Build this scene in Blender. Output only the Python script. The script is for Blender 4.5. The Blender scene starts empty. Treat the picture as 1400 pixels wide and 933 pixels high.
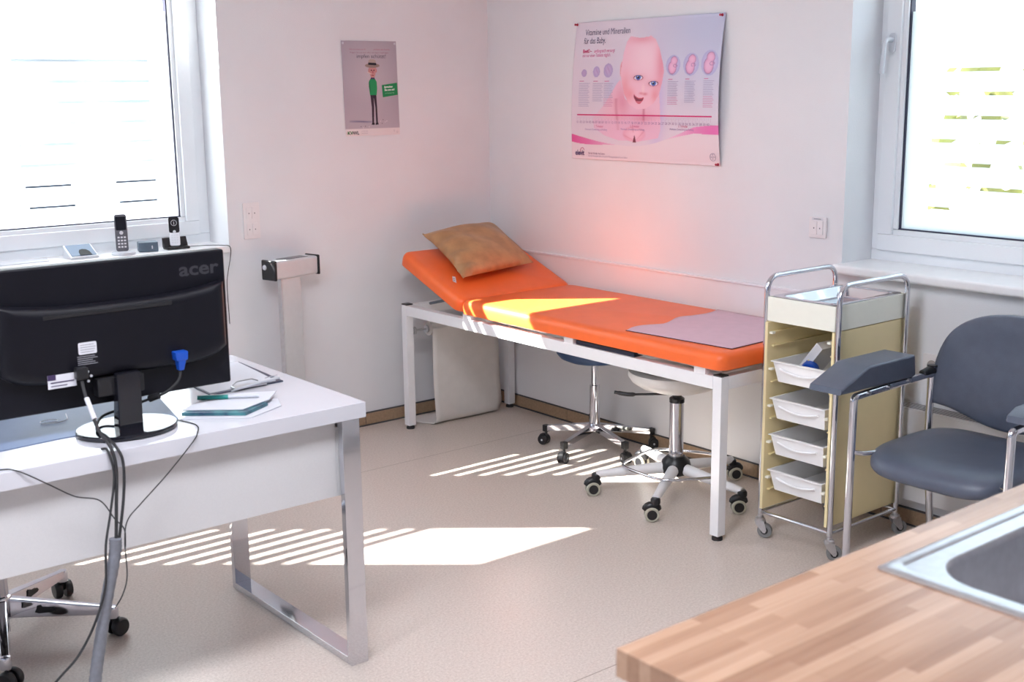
import bpy, bmesh, math, random
from mathutils import Vector, Matrix
random.seed(7)
PI = math.pi
D = bpy.data
sc = bpy.context.scene
COL = sc.collection

# ------------------------------------------------------------------ camera
cam_d = D.cameras.new('camera'); cam = D.objects.new('camera', cam_d); COL.objects.link(cam)
yaw, pitch, roll = 0.679901559, 0.205453997, -0.0115015411
fw = Vector((math.sin(yaw)*math.cos(pitch), math.cos(yaw)*math.cos(pitch), -math.sin(pitch)))
rt = Vector((math.cos(yaw), -math.sin(yaw), 0)); up = rt.cross(fw)
r2 = math.cos(roll)*rt + math.sin(roll)*up; u2 = -math.sin(roll)*rt + math.cos(roll)*up
cam.matrix_world = Matrix(((r2.x, u2.x, -fw.x, -3.86934), (r2.y, u2.y, -fw.y, -4.95115), (r2.z, u2.z, -fw.z, 1.62), (0, 0, 0, 1)))
cam_d.sensor_width = 36.0; cam_d.lens = 1666.388/1400*36
cam_d.clip_start = 0.05
cam_d.dof.use_dof = True; cam_d.dof.focus_distance = 4.7; cam_d.dof.aperture_fstop = 5.6
sc.camera = cam

# ------------------------------------------------------------------ light
W = D.worlds.new('sky'); sc.world = W; W.use_nodes = True
nt = W.node_tree; nt.nodes.clear()
wo = nt.nodes.new('ShaderNodeOutputWorld'); bg = nt.nodes.new('ShaderNodeBackground')
bg.inputs[0].default_value = (0.74, 0.87, 1.0, 1); bg.inputs[1].default_value = 3.0
nt.links.new(bg.outputs[0], wo.inputs[0])
sun_d = D.lights.new('sun', 'SUN'); sun_d.energy = 40.0; sun_d.angle = math.radians(0.53); sun_d.color = (1.0, 0.95, 0.90)
sun = D.objects.new('sun', sun_d); COL.objects.link(sun)
sun.rotation_euler = Vector((0.95, -0.80, -1.0)).to_track_quat('-Z', 'Y').to_euler()
# two area lights added as unseen fill, above and behind the camera's view
for nm, loc in (('fill_light', (-3.0, -3.2, 2.695)), ('fill_light', (-5.0, -3.2, 2.695))):
    ld = D.lights.new(nm, 'AREA'); ld.shape = 'RECTANGLE'; ld.size = 1.2; ld.size_y = 0.6; ld.energy = 46; ld.color = (0.90, 0.92, 1.0)
    lo = D.objects.new(nm, ld); COL.objects.link(lo); lo.location = loc
vs = sc.view_settings
vs.view_transform = 'Standard'; vs.look = 'None'; vs.gamma = 1.0; vs.use_curve_mapping = False; vs.exposure = 0.58
try:
    cy = sc.cycles
    cy.max_bounces = 10; cy.diffuse_bounces = 6; cy.glossy_bounces = 4; cy.transparent_max_bounces = 12; cy.transmission_bounces = 6
    cy.sample_clamp_indirect = 6.0; cy.caustics_reflective = False; cy.caustics_refractive = False; cy.use_denoising = True
except Exception:
    pass

# ------------------------------------------------------------------ materials
MATS = {}
def mat(name, col, rough=0.5, metal=0.0, noise=0.0, nscale=40.0, bump=0.0, bscale=200.0, coat=0.0, spec=0.5, col2=None, sheen=0.0):
    if name in MATS: return MATS[name]
    m = D.materials.new(name); m.use_nodes = True; n = m.node_tree; b = n.nodes['Principled BSDF']
    b.inputs['Base Color'].default_value = (*col, 1); b.inputs['Roughness'].default_value = rough; b.inputs['Metallic'].default_value = metal
    b.inputs['Specular IOR Level'].default_value = spec; b.inputs['Coat Weight'].default_value = coat; b.inputs['Coat Roughness'].default_value = 0.08
    b.inputs['Sheen Weight'].default_value = sheen
    tc = n.nodes.new('ShaderNodeTexCoord')
    nz = n.nodes.new('ShaderNodeTexNoise'); nz.inputs['Scale'].default_value = nscale; nz.inputs['Detail'].default_value = 6
    n.links.new(tc.outputs['Object'], nz.inputs['Vector'])
    cr = n.nodes.new('ShaderNodeValToRGB')
    a = noise
    c2 = col2 if col2 else tuple(c*(1-a) for c in col)
    c1 = col if col2 else tuple(min(1, c*(1+a*0.6)) for c in col)
    cr.color_ramp.elements[0].position = 0.35; cr.color_ramp.elements[1].position = 0.65
    cr.color_ramp.elements[0].color = (*c2, 1); cr.color_ramp.elements[1].color = (*c1, 1)
    n.links.new(nz.outputs['Fac'], cr.inputs['Fac']); n.links.new(cr.outputs['Color'], b.inputs['Base Color'])
    if bump:
        nb = n.nodes.new('ShaderNodeTexNoise'); nb.inputs['Scale'].default_value = bscale; nb.inputs['Detail'].default_value = 3
        n.links.new(tc.outputs['Object'], nb.inputs['Vector'])
        bp = n.nodes.new('ShaderNodeBump'); bp.inputs['Strength'].default_value = bump; bp.inputs['Distance'].default_value = 0.002
        n.links.new(nb.outputs['Fac'], bp.inputs['Height']); n.links.new(bp.outputs['Normal'], b.inputs['Normal'])
    MATS[name] = m
    return m
WALL = mat('wall_paint', (0.765, 0.775, 0.80), 0.85, noise=0.02, nscale=3, bump=0.35, bscale=260)
CEIL = mat('ceiling_paint', (0.86, 0.85, 0.86), 0.9, noise=0.02, nscale=3)
PANEL = mat('wall_panel', (0.80, 0.80, 0.82), 0.45, noise=0.015, nscale=5)
PVC = mat('window_plastic', (0.82, 0.85, 0.88), 0.3, noise=0.01, nscale=5)
SILL = mat('sill_stone', (0.86, 0.86, 0.87), 0.28, noise=0.02, nscale=30)
GASKET = mat('gasket', (0.02, 0.018, 0.05), 0.5)
WHITE_GLOSS = mat('white_gloss', (0.60, 0.605, 0.65), 0.10, noise=0.01, nscale=5, spec=0.6)
WHITE_LAM = mat('white_laminate', (0.60, 0.60, 0.61), 0.4, noise=0.02, nscale=300)
CHROME = mat('chrome', (0.68, 0.69, 0.74), 0.07, 1.0, noise=0.01)
STEEL = mat('brushed_steel', (0.62, 0.62, 0.64), 0.3, 1.0, noise=0.05, nscale=60)
ALU = mat('aluminium', (0.60, 0.63, 0.65), 0.42, 0.25, noise=0.02)
WHITE_MET = mat('white_metal', (0.80, 0.80, 0.82), 0.3, noise=0.01)
BLACK = mat('black_plastic', (0.012, 0.012, 0.014), 0.35, noise=0.1)
BLACK_TEX = mat('black_textured', (0.0035, 0.0035, 0.007), 0.38, noise=0.1, bump=0.3, bscale=900, spec=0.28)
BLACK_GLOSS = mat('black_gloss', (0.008, 0.008, 0.012), 0.05, spec=0.7)
RUBBER = mat('rubber', (0.02, 0.02, 0.022), 0.7)
GREY_RUB = mat('grey_rubber', (0.22, 0.22, 0.22), 0.6)
TYRE_LIGHT = mat('light_tyre', (0.45, 0.44, 0.36), 0.6)
ORANGE = mat('orange_vinyl', (0.93, 0.158, 0.032), 0.34, noise=0.04, nscale=12, bump=0.25, bscale=500, spec=0.45)
TAN = mat('tan_leatherette', (0.46, 0.245, 0.11), 0.40, noise=0.18, nscale=16, bump=0.5, bscale=120, spec=0.4)
PAPER = mat('paper_white', (0.60, 0.61, 0.66), 0.7, noise=0.01)
PAPER_ROLL = mat('couch_paper', (0.66, 0.63, 0.60), 0.8, noise=0.03, nscale=20)
PINKPAPER = mat('plastic_sheet_pink', (0.66, 0.45, 0.53), 0.45, noise=0.04, nscale=20, bump=0.2, bscale=90)
DARKRED = mat('dark_red_edge', (0.06, 0.01, 0.025), 0.5)
CREAM = mat('cream_plastic', (0.86, 0.73, 0.42), 0.4, noise=0.03, nscale=8)
CREAM_LIGHT = mat('pale_cream_plastic', (0.87, 0.87, 0.77), 0.35, noise=0.01)
BIN_WHITE = mat('white_bin_plastic', (0.89, 0.89, 0.90), 0.35, noise=0.01)
SLATE = mat('slate_vinyl', (0.088, 0.104, 0.145), 0.33, noise=0.06, nscale=30, bump=0.3, bscale=500, spec=0.5)
NAVY = mat('navy_vinyl', (0.012, 0.045, 0.13), 0.5, noise=0.06, nscale=20)
SEAT_WHITE = mat('white_vinyl', (0.82, 0.81, 0.80), 0.4, noise=0.02)
BLUE_PL = mat('blue_plastic', (0.008, 0.07, 0.42), 0.35)
GREY_SLEEVE = mat('grey_sleeve', (0.17, 0.18, 0.21), 0.6, noise=0.1, nscale=80, bump=0.6, bscale=150)
GREY_PH = mat('phone_grey', (0.10, 0.10, 0.12), 0.35)
GREY_LIGHT = mat('light_grey_plastic', (0.55, 0.57, 0.62), 0.4)
SILVER = mat('silver_plastic', (0.62, 0.64, 0.68), 0.3, 0.3)
DKGREY = mat('dark_grey_slats', (0.16, 0.16, 0.17), 0.5)
MAT_BLUE = mat('desk_mat_blue', (0.10, 0.15, 0.27), 0.5, noise=0.03)
TEAL = mat('teal_ink', (0.02, 0.28, 0.25), 0.4)
BASE_TILE = mat('skirting_tile', (0.36, 0.245, 0.155), 0.4, noise=0.12, nscale=90)
GROUT = mat('dark_grout', (0.06, 0.06, 0.065), 0.6)
RED_PIN = mat('red_pin_plastic', (0.40, 0.0, 0.03), 0.3)
LABELW = mat('sticker_white', (0.66, 0.66, 0.70), 0.4)
LABELT = mat('sticker_text', (0.25, 0.25, 0.28), 0.5)

def ink(name, col, rough=0.45): return mat('ink_'+name, col, rough)

def floor_mat():
    m = D.materials.new('linoleum'); m.use_nodes = True; n = m.node_tree; b = n.nodes['Principled BSDF']
    tc = n.nodes.new('ShaderNodeTexCoord')
    def ramp(src, p0, c0, p1, c1):
        r = n.nodes.new('ShaderNodeValToRGB'); e = r.color_ramp.elements
        e[0].position = p0; e[0].color = (*c0, 1); e[1].position = p1; e[1].color = (*c1, 1)
        n.links.new(src, r.inputs['Fac']); return r
    nz = n.nodes.new('ShaderNodeTexNoise'); nz.inputs['Scale'].default_value = 130; nz.inputs['Detail'].default_value = 4; nz.inputs['Roughness'].default_value = 0.8
    n.links.new(tc.outputs['Object'], nz.inputs['Vector'])
    r1 = ramp(nz.outputs['Fac'], 0.36, (0.52, 0.44, 0.385), 0.62, (0.68, 0.60, 0.54))
    vo = n.nodes.new('ShaderNodeTexVoronoi'); vo.inputs['Scale'].default_value = 170
    n.links.new(tc.outputs['Object'], vo.inputs['Vector'])
    r2_ = ramp(vo.outputs['Distance'], 0.10, (0.72, 0.72, 0.72), 0.30, (1, 1, 1))
    mx = n.nodes.new('ShaderNodeMix'); mx.data_type = 'RGBA'; mx.blend_type = 'MULTIPLY'; mx.inputs[0].default_value = 0.55
    n.links.new(r1.outputs['Color'], mx.inputs[6]); n.links.new(r2_.outputs['Color'], mx.inputs[7])
    # welded seams running along x every two metres
    sp = n.nodes.new('ShaderNodeSeparateXYZ'); n.links.new(tc.outputs['Object'], sp.inputs[0])
    ad = n.nodes.new('ShaderNodeMath'); ad.operation = 'ADD'; ad.inputs[1].default_value = 0.628 + 20.0
    n.links.new(sp.outputs['Y'], ad.inputs[0])
    md = n.nodes.new('ShaderNodeMath'); md.operation = 'MODULO'; md.inputs[1].default_value = 2.0; n.links.new(ad.outputs[0], md.inputs[0])
    lt = n.nodes.new('ShaderNodeMath'); lt.operation = 'LESS_THAN'; lt.inputs[1].default_value = 0.0035; n.links.new(md.outputs[0], lt.inputs[0])
    mx2 = n.nodes.new('ShaderNodeMix'); mx2.data_type = 'RGBA'; mx2.inputs[7].default_value = (0.28, 0.22, 0.18, 1)
    n.links.new(lt.outputs[0], mx2.inputs[0]); n.links.new(mx.outputs[2], mx2.inputs[6])
    n.links.new(mx2.outputs[2], b.inputs['Base Color'])
    b.inputs['Roughness'].default_value = 0.30; b.inputs['Specular IOR Level'].default_value = 0.45
    bp = n.nodes.new('ShaderNodeBump'); bp.inputs['Strength'].default_value = 0.12; bp.inputs['Distance'].default_value = 0.002
    n.links.new(nz.outputs['Fac'], bp.inputs['Height']); n.links.new(bp.outputs['Normal'], b.inputs['Normal'])
    return m
FLOOR = floor_mat()

def wood_mat(name, cols, bw, bh, rough, axis_swap=False):
    m = D.materials.new(name); m.use_nodes = True; n = m.node_tree; b = n.nodes['Principled BSDF']
    tc = n.nodes.new('ShaderNodeTexCoord')
    br = n.nodes.new('ShaderNodeTexBrick')
    br.inputs['Scale'].default_value = 1.0; br.inputs['Brick Width'].default_value = bw; br.inputs['Row Height'].default_value = bh
    br.inputs['Mortar Size'].default_value = 0.0006; br.inputs['Bias'].default_value = 0.0
    br.inputs['Color1'].default_value = (0, 0, 0, 1); br.inputs['Color2'].default_value = (1, 1, 1, 1); br.inputs['Mortar'].default_value = (0.3, 0.3, 0.3, 1)
    br.offset = 0.37; br.squash = 1.0
    n.links.new(tc.outputs['Object'], br.inputs['Vector'])
    mp = n.nodes.new('ShaderNodeMapping'); mp.inputs['Scale'].default_value = (5, 70, 70); n.links.new(tc.outputs['Object'], mp.inputs[0])
    nz = n.nodes.new('ShaderNodeTexNoise'); nz.inputs['Scale'].default_value = 1.0; nz.inputs['Detail'].default_value = 5; n.links.new(mp.outputs[0], nz.inputs['Vector'])
    mx = n.nodes.new('ShaderNodeMix'); mx.data_type = 'RGBA'; mx.inputs[0].default_value = 0.5
    n.links.new(br.outputs['Color'], mx.inputs[6]); n.links.new(nz.outputs['Fac'], mx.inputs[7])
    r = n.nodes.new('ShaderNodeValToRGB'); e = r.color_ramp.elements
    e[0].position = 0.15; e[0].color = (*cols[0], 1); e[1].position = 0.85; e[1].color = (*cols[2], 1)
    k = e.new(0.5); k.color = (*cols[1], 1)
    n.links.new(mx.outputs[2], r.inputs['Fac']); n.links.new(r.outputs['Color'], b.inputs['Base Color'])
    b.inputs['Roughness'].default_value = rough
    return m
WOOD = wood_mat('butcher_block', ((0.26, 0.14, 0.085), (0.37, 0.22, 0.14), (0.50, 0.325, 0.22)), 0.26, 0.021, 0.24)

def film_mat():
    m = D.materials.new('frosted_film'); m.use_nodes = True; n = m.node_tree; n.nodes.clear()
    o = n.nodes.new('ShaderNodeOutputMaterial'); t = n.nodes.new('ShaderNodeBsdfTranslucent'); t.inputs[0].default_value = (0.44, 0.47, 0.50, 1)
    d = n.nodes.new('ShaderNodeBsdfDiffuse'); d.inputs[0].default_value = (0.9, 0.93, 0.96, 1)
    x = n.nodes.new('ShaderNodeMixShader'); x.inputs[0].default_value = 0.22
    n.links.new(t.outputs[0], x.inputs[1]); n.links.new(d.outputs[0], x.inputs[2]); n.links.new(x.outputs[0], o.inputs[0]); return m
FILM = film_mat()
def glass_mat():
    m = D.materials.new('window_glass'); m.use_nodes = True; n = m.node_tree; n.nodes.clear()
    o = n.nodes.new('ShaderNodeOutputMaterial'); t = n.nodes.new('ShaderNodeBsdfTransparent'); t.inputs[0].default_value = (0.96, 0.98, 0.98, 1)
    g = n.nodes.new('ShaderNodeBsdfGlossy'); g.inputs['Roughness'].default_value = 0.02
    x = n.nodes.new('ShaderNodeMixShader'); x.inputs[0].default_value = 0.05
    n.links.new(t.outputs[0], x.inputs[1]); n.links.new(g.outputs[0], x.inputs[2]); n.links.new(x.outputs[0], o.inputs[0]); return m
GLASS = glass_mat()

# ------------------------------------------------------------------ builders
ORG = {}
def V3(*a): return Vector(a)
class MB:
    def __init__(s): s.bm = bmesh.new()
    def _add(s, tmp, M=None):
        if M is not None: bmesh.ops.transform(tmp, matrix=M, verts=tmp.verts)
        me = D.meshes.new('t'); tmp.to_mesh(me); tmp.free(); s.bm.from_mesh(me); D.meshes.remove(me); return s
    def box(s, lo, hi, bev=0.0, seg=2, M=None):
        t = bmesh.new(); bmesh.ops.create_cube(t, size=1.0)
        c = [(a+b)/2 for a, b in zip(lo, hi)]; d = [abs(b-a) for a, b in zip(lo, hi)]
        for v in t.verts: v.co = Vector((v.co.x*d[0]+c[0], v.co.y*d[1]+c[1], v.co.z*d[2]+c[2]))
        if bev > 0: bmesh.ops.bevel(t, geom=t.edges[:], offset=min(bev, min(d)*0.49), segments=seg, profile=0.5, affect='EDGES')
        return s._add(t, M)
    def tube(s, pts, r, seg=12, closed=False, caps=True, M=None):
        pts = [Vector(p) for p in pts]; n = len(pts); t = bmesh.new()
        rs = r if isinstance(r, (list, tuple)) else [r]*n
        tang = []
        for i in range(n):
            if closed: d = pts[(i+1) % n]-pts[i-1]
            else: d = pts[min(i+1, n-1)]-pts[max(i-1, 0)]
            tang.append(d.normalized())
        ref = Vector((0, 0, 1)) if abs(tang[0].z) < 0.9 else Vector((1, 0, 0))
        nrm = (ref-tang[0]*ref.dot(tang[0])).normalized(); rings = []
        for i in range(n):
            nrm = (nrm-tang[i]*nrm.dot(tang[i])).normalized(); bi = tang[i].cross(nrm)
            rings.append([t.verts.new(pts[i]+(nrm*math.cos(2*PI*k/seg)+bi*math.sin(2*PI*k/seg))*rs[i]) for k in range(seg)])
        m_ = n if closed else n-1
        for i in range(m_):
            a, b = rings[i], rings[(i+1) % n]
            for k in range(seg): t.faces.new((a[k], a[(k+1) % seg], b[(k+1) % seg], b[k]))
        if caps and not closed:
            t.faces.new(list(reversed(rings[0]))); t.faces.new(rings[-1])
        return s._add(t, M)
    def lathe(s, prof, center=(0, 0, 0), axis=(0, 0, 1), seg=32, M=None):
        t = bmesh.new(); q = Vector((0, 0, 1)).rotation_difference(Vector(axis).normalized()); c = Vector(center); rings = []
        for r, z in prof:
            if r < 1e-6: rings.append([t.verts.new(c+q@Vector((0, 0, z)))])
            else: rings.append([t.verts.new(c+q@Vector((r*math.cos(2*PI*k/seg), r*math.sin(2*PI*k/seg), z))) for k in range(seg)])
        for a, b in zip(rings, rings[1:]):
            for k in range(seg):
                k2 = (k+1) % seg
                if len(a) == 1 and len(b) == 1: continue
                if len(a) == 1: t.faces.new((a[0], b[k2], b[k]))
                elif len(b) == 1: t.faces.new((a[k], a[k2], b[0]))
                else: t.faces.new((a[k], a[k2], b[k2], b[k]))
        if len(rings[0]) > 1: t.faces.new(list(reversed(rings[0])))
        if len(rings[-1]) > 1: t.faces.new(rings[-1])
        bmesh.ops.recalc_face_normals(t, faces=t.faces[:])
        return s._add(t, M)
    def prism(s, poly, o, ux, uy, depth, bev=0.0, seg=2, M=None):
        """poly in 2-D, placed at o with axes ux, uy; extruded by vector depth"""
        t = bmesh.new(); o, ux, uy, dp = Vector(o), Vector(ux), Vector(uy), Vector(depth)
        a = [t.verts.new(o+ux*x+uy*y) for x, y in poly]; b = [t.verts.new(v.co+dp) for v in a]; n = len(a)
        t.faces.new(a); t.faces.new(list(reversed(b)))
        for i in range(n): t.faces.new((a[(i+1) % n], a[i], b[i], b[(i+1) % n]))
        bmesh.ops.recalc_face_normals(t, faces=t.faces[:])
        if bev > 0:
            ed = [e for e in t.edges if (e.verts[0] in a) == (e.verts[1] in a)]
            bmesh.ops.bevel(t, geom=ed, offset=bev, segments=seg, profile=0.5, affect='EDGES')
        return s._add(t, M)
    def hull(s, lo_poly, hi_poly, bev=0.0, seg=2, M=None):
        """solid between two matching 3-D loops"""
        t = bmesh.new(); a = [t.verts.new(p) for p in lo_poly]; b = [t.verts.new(p) for p in hi_poly]; n = len(a)
        t.faces.new(a); t.faces.new(list(reversed(b)))
        for i in range(n): t.faces.new((a[(i+1) % n], a[i], b[i], b[(i+1) % n]))
        bmesh.ops.recalc_face_normals(t, faces=t.faces[:])
        if bev > 0: bmesh.ops.bevel(t, geom=t.edges[:], offset=bev, segments=seg, profile=0.5, affect='EDGES')
        return s._add(t, M)
    def quad(s, *pts):
        vs_ = [s.bm.verts.new(p) for p in pts]; s.bm.faces.new(vs_); return s
    def build(s, name, material, parent=None, loc=None, smooth=40):
        me = D.meshes.new(name); 
        org = ORG.get(parent.name, Vector((0, 0, 0))) if parent is not None else Vector(loc or (0, 0, 0))
        bmesh.ops.translate(s.bm, vec=-org, verts=s.bm.verts); s.bm.to_mesh(me); s.bm.free()
        for p in me.polygons: p.use_smooth = True
        me.set_sharp_from_angle(angle=math.radians(smooth))
        me.materials.append(material)
        o = D.objects.new(name, me); COL.objects.link(o)
        if parent is not None: o.parent = parent
        else: o.location = org
        if smooth <= 50:
            w = o.modifiers.new('normals', 'WEIGHTED_NORMAL'); w.keep_sharp = True
        ORG[o.name] = org
        return o
def tag(o, label=None, cat=None, group=None, kind=None):
    if label: o['label'] = label
    if cat: o['category'] = cat
    if group: o['group'] = group
    if kind: o['kind'] = kind
    return o
def thing(name, label, cat, loc, group=None):
    o = D.objects.new(name, None); COL.objects.link(o); o.location = loc; o.empty_display_size = 0.05
    ORG[o.name] = Vector(loc); return tag(o, label, cat, group)
def struct_root(name, loc=(0, 0, 0)):
    o = D.objects.new(name, None); COL.objects.link(o); o.location = loc; ORG[o.name] = Vector(loc); o['kind'] = 'structure'; return o
def struct(name, mb, m): 
    o = mb.build(name, m); o['kind'] = 'structure'; return o
def fillet(pts, r, n=6):
    pts = [Vector(p) for p in pts]; out = [pts[0]]
    for i in range(1, len(pts)-1):
        p, a, b = pts[i], pts[i-1], pts[i+1]
        d1, d2 = (a-p), (b-p); rr = min(r, d1.length*0.49, d2.length*0.49)
        p0, p2 = p+d1.normalized()*rr, p+d2.normalized()*rr
        for k in range(n+1):
            t = k/n; out.append(p0*(1-t)**2+p*2*t*(1-t)+p2*t*t)
    out.append(pts[-1]); return out
def spline(pts, n=8):
    pts = [Vector(p) for p in pts]; out = []
    P = [pts[0]*2-pts[1]]+pts+[pts[-1]*2-pts[-2]]
    for i in range(1, len(P)-2):
        p0, p1, p2, p3 = P[i-1:i+3]
        for k in range(n):
            t = k/n
            out.append(0.5*((2*p1)+(p2-p0)*t+(2*p0-5*p1+4*p2-p3)*t*t+(3*p1-p0-3*p2+p3)*t**3))
    out.append(pts[-1]); return out
def rrect(w, h, r, n=5, cx=0, cy=0):
    out = []
    for sx, sy, a0 in ((1, 1, 0), (-1, 1, PI/2), (-1, -1, PI), (1, -1, 1.5*PI)):
        for k in range(n+1):
            a = a0+PI/2*k/n; out.append((cx+sx*(w/2-r)+r*math.cos(a), cy+sy*(h/2-r)+r*math.sin(a)))
    return out
def text_bm(mb, s, size, o, ux, uy, width=None, align='LEFT', bold=0.0):
    """lettering laid flat with its baseline at o along ux, up uy"""
    cu = D.curves.new('lt', 'FONT'); cu.body = s; cu.size = size; cu.align_x = align; cu.offset = bold; cu.resolution_u = 3
    ob = D.objects.new('lt', cu); COL.objects.link(ob)
    bpy.context.view_layer.update()
    dg = bpy.context.evaluated_depsgraph_get(); me = D.meshes.new_from_object(ob.evaluated_get(dg))
    D.objects.remove(ob); D.curves.remove(cu)
    o, ux, uy = Vector(o), Vector(ux), Vector(uy); sx = 1.0
    if width and len(me.vertices):
        xs = [v.co.x for v in me.vertices]; w0 = max(xs)-min(xs); sx = width/w0 if w0 > 0 else 1
    for v in me.vertices: v.co = o+ux*(v.co.x*sx)+uy*v.co.y
    mb.bm.from_mesh(me); D.meshes.remove(me)
WA = (Vector((1, 0, 0)), Vector((0, 0, 1)))      # lettering axes on surfaces facing -y
WB = (Vector((0, -1, 0)), Vector((0, 0, 1)))     # lettering axes on surfaces facing -x

# ================================================================== SETTING
XL, YB, H = -6.2, -6.6, 2.75
struct('floor', MB().box((XL-0.3, YB-0.3, -0.1), (0.3, 0.3, 0)), FLOOR)
struct('ceiling', MB().box((XL-0.3, YB-0.3, H), (0.3, 0.3, H+0.1)), CEIL)
ZS = 0.95    # sill height
# wall_left is the wall y=0 with two window openings
oA = (-2.58, -1.467, ZS, 2.48); oC = (-3.956, -3.034, ZS, 2.60)
T = 0.30
m = MB()
m.box((XL, 0, 0), (oC[0], T, H)); m.box((oC[0], 0, 0), (oC[1], T, ZS-0.031)); m.box((oC[0], 0, oC[3]), (oC[1], T, H))
m.box((oC[1], 0, 0), (oA[0], T, H)); m.box((oA[0], 0, 0), (oA[1], T, ZS-0.031)); m.box((oA[0], 0, oA[3]), (oA[1], T, H)); m.box((oA[1], 0, 0), (T, T, H))
struct('wall_left', m, WALL)
oB = (-3.46, -2.166, ZS, 2.30)
m = MB()
m.box((0, YB, 0), (T, oB[0], H)); m.box((0, oB[0], 0), (T, oB[1], ZS-0.036)); m.box((0, oB[0], oB[3]), (T, oB[1], H)); m.box((0, oB[1], 0), (T, 0, H))
struct('wall_right', m, WALL)
BACKW = mat('back_wall_dark', (0.42, 0.46, 0.54), 0.8, noise=0.03, nscale=3)  # walls out of view, toned darker so the chrome mirrors something dark
struct('wall_back', MB().box((XL-0.3, YB-0.3, 0), (0.3, YB, H)), BACKW)
struct('wall_far_left', MB().box((XL-0.3, YB, 0), (XL, 0.3, H)), BACKW)
o = struct('added_door', MB().box((-4.9, YB, 0.0), (-3.95, YB+0.04, 2.05), 0.003), mat('reflection_dark', (0.05, 0.04, 0.04), 0.5))  # unseen door, added behind the camera for dark reflections in chrome
# skirting of tan tiles with dark joints above and below
def skirting(name, along, a0, a1):
    m = MB(); g = MB(); n = 0.0; p = a0
    while p < a1-1e-4:
        q = min(p+0.60, a1)
        if along == 'x': m.box((p+0.0015, -0.009, 0.006), (q-0.0015, 0, 0.060), 0.001)
        else: m.box((-0.009, p+0.0015, 0.006), (0, q-0.0015, 0.060), 0.001)
        p = q
    o = struct(name, m, BASE_TILE)
    if along == 'x': g.box((a0, -0.0075, 0), (a1, 0, 0.066)); g.box((a0, -0.014, 0), (a1, 0, 0.005))
    else: g.box((-0.0075, a0, 0), (0, a1, 0.066)); g.box((-0.014, a0, 0), (0, a1, 0.005))
    g.build('grout_joint', GROUT, o)
skirting('baseboard_left', 'x', XL, -0.0)
skirting('baseboard_right', 'y', YB, -0.015)
# smooth protective wall panel on the right wall with a thin cap line
m = MB().box((-0.005, -2.44, 0.067), (0, -0.002, 0.815)); o = struct('trim_1', m, PANEL)
MB().box((-0.012, -2.44, 0.813), (0, -0.002, 0.824), 0.002).build('cap_strip', mat('cap_strip', (0.78, 0.79, 0.83), 0.35), o)
# ---------------------------------------------------------------- windows
def frame_ring(m, axis, u0, u1, z0, z1, w, d0, d1, bev=0.004, wu=None):
    wu = wu or w
    """rectangular ring in plane; axis 'x' -> runs along x at depth y d0..d1; 'y' -> runs along y at depth x d0..d1"""
    def b(ua, ub, za, zb):
        if axis == 'x': m.box((ua, d0, za), (ub, d1, zb), bev)
        else: m.box((d0, ua, za), (d1, ub, zb), bev)
    b(u0, u1, z0, z0+w); b(u0, u1, z1-w, z1); b(u0, u0+wu, z0+w, z1-w); b(u1-wu, u1, z0+w, z1-w)
def window(name, axis, u0, u1, z0, z1, slit_u, slits, film_top, handle_u=None, low_slits=()):
    R = struct_root(name)
    def ring(nm, mm, a, b, c, d, w, d0, d1, bev=0.004, wu=None):
        m = MB(); frame_ring(m, axis, a, b, c, d, w, d0, d1, bev, wu); return m.build(nm, mm, R)
    def slab(nm, mm, a, b, c, d, d0, d1):
        m = MB()
        for q in ([a] if not isinstance(a, list) else a): pass
        if axis == 'x': m.box((a, d0, c), (b, d1, d))
        else: m.box((d0, a, c), (d1, b, d))
        return m.build(nm, mm, R)
    fw_ = 0.043
    fu = 0.062 if axis == 'x' else fw_
    ring('frame', PVC, u0, u1, z0-0.002, z1, fw_, 0.185, 0.26, wu=fu)
    s0, s1, t0, t1 = u0+fu-0.008, u1-fu+0.008, z0+fw_-0.003, z1-fw_+0.008
    ring('sash', PVC, s0, s1, t0, t1, 0.062, 0.165, 0.235, 0.005)
    ring('glazing_bead', PVC, s0+0.060, s1-0.060, t0+0.060, t1-0.060, 0.022, 0.178, 0.225, 0.006)
    g0, g1, h0, h1 = s0+0.082, s1-0.082, t0+0.082, t1-0.082
    ring('gasket', GASKET, g0-0.003, g1+0.003, h0-0.003, h1+0.003, 0.008, 0.186, 0.214, 0.0)
    slab('pane', GLASS, g0, g1, h0, h1, 0.199, 0.203)
    # frosted film, cut into bands with thin clear lines between them
    m = MB(); m2 = MB(); fz = 0.1965
    def rect(mm, a, b, c, d, dd=0.0):
        if axis == 'x': mm.quad((a, fz-dd, c), (b, fz-dd, c), (b, fz-dd, d), (a, fz-dd, d))
        else: mm.quad((fz-dd, b, c), (fz-dd, a, c), (fz-dd, a, d), (fz-dd, b, d))
    zz = h0; SH = 0.0065
    for s in slits: rect(m, slit_u[0], slit_u[1], zz, s-SH); zz = s+SH
    rect(m, slit_u[0], slit_u[1], zz, film_top)
    rect(m, g0, slit_u[0], h0, film_top); rect(m, slit_u[1], g1, h0, film_top)
    f = m.build('privacy_film', FILM, R)
    for s, a, b in low_slits:
        rect(m2, a, b, s-0.0045, s+0.0045, 0.0012)
    if low_slits: m2.build('film_line', mat('film_line', (0.13, 0.18, 0.24), 0.5), R)
    else: m2.bm.free()
    if handle_u is not None:
        hz = 1.765
        Hm = MB()
        if axis == 'y':
            Hm.prism(rrect(0.028, 0.072, 0.0138), (0.1565, handle_u, hz), (0, 1, 0), (0, 0, 1), (0.009, 0, 0), 0.002)
            h = Hm.build('handle', SILVER, R)
            MB().tube(fillet([(0.158, handle_u, hz+0.012), (0.112, handle_u, hz+0.012), (0.105, handle_u+0.004, hz-0.112)], 0.028), [0.0095]*4+[0.009]*5, 12).build('lever', SILVER, h)
    return R
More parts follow.
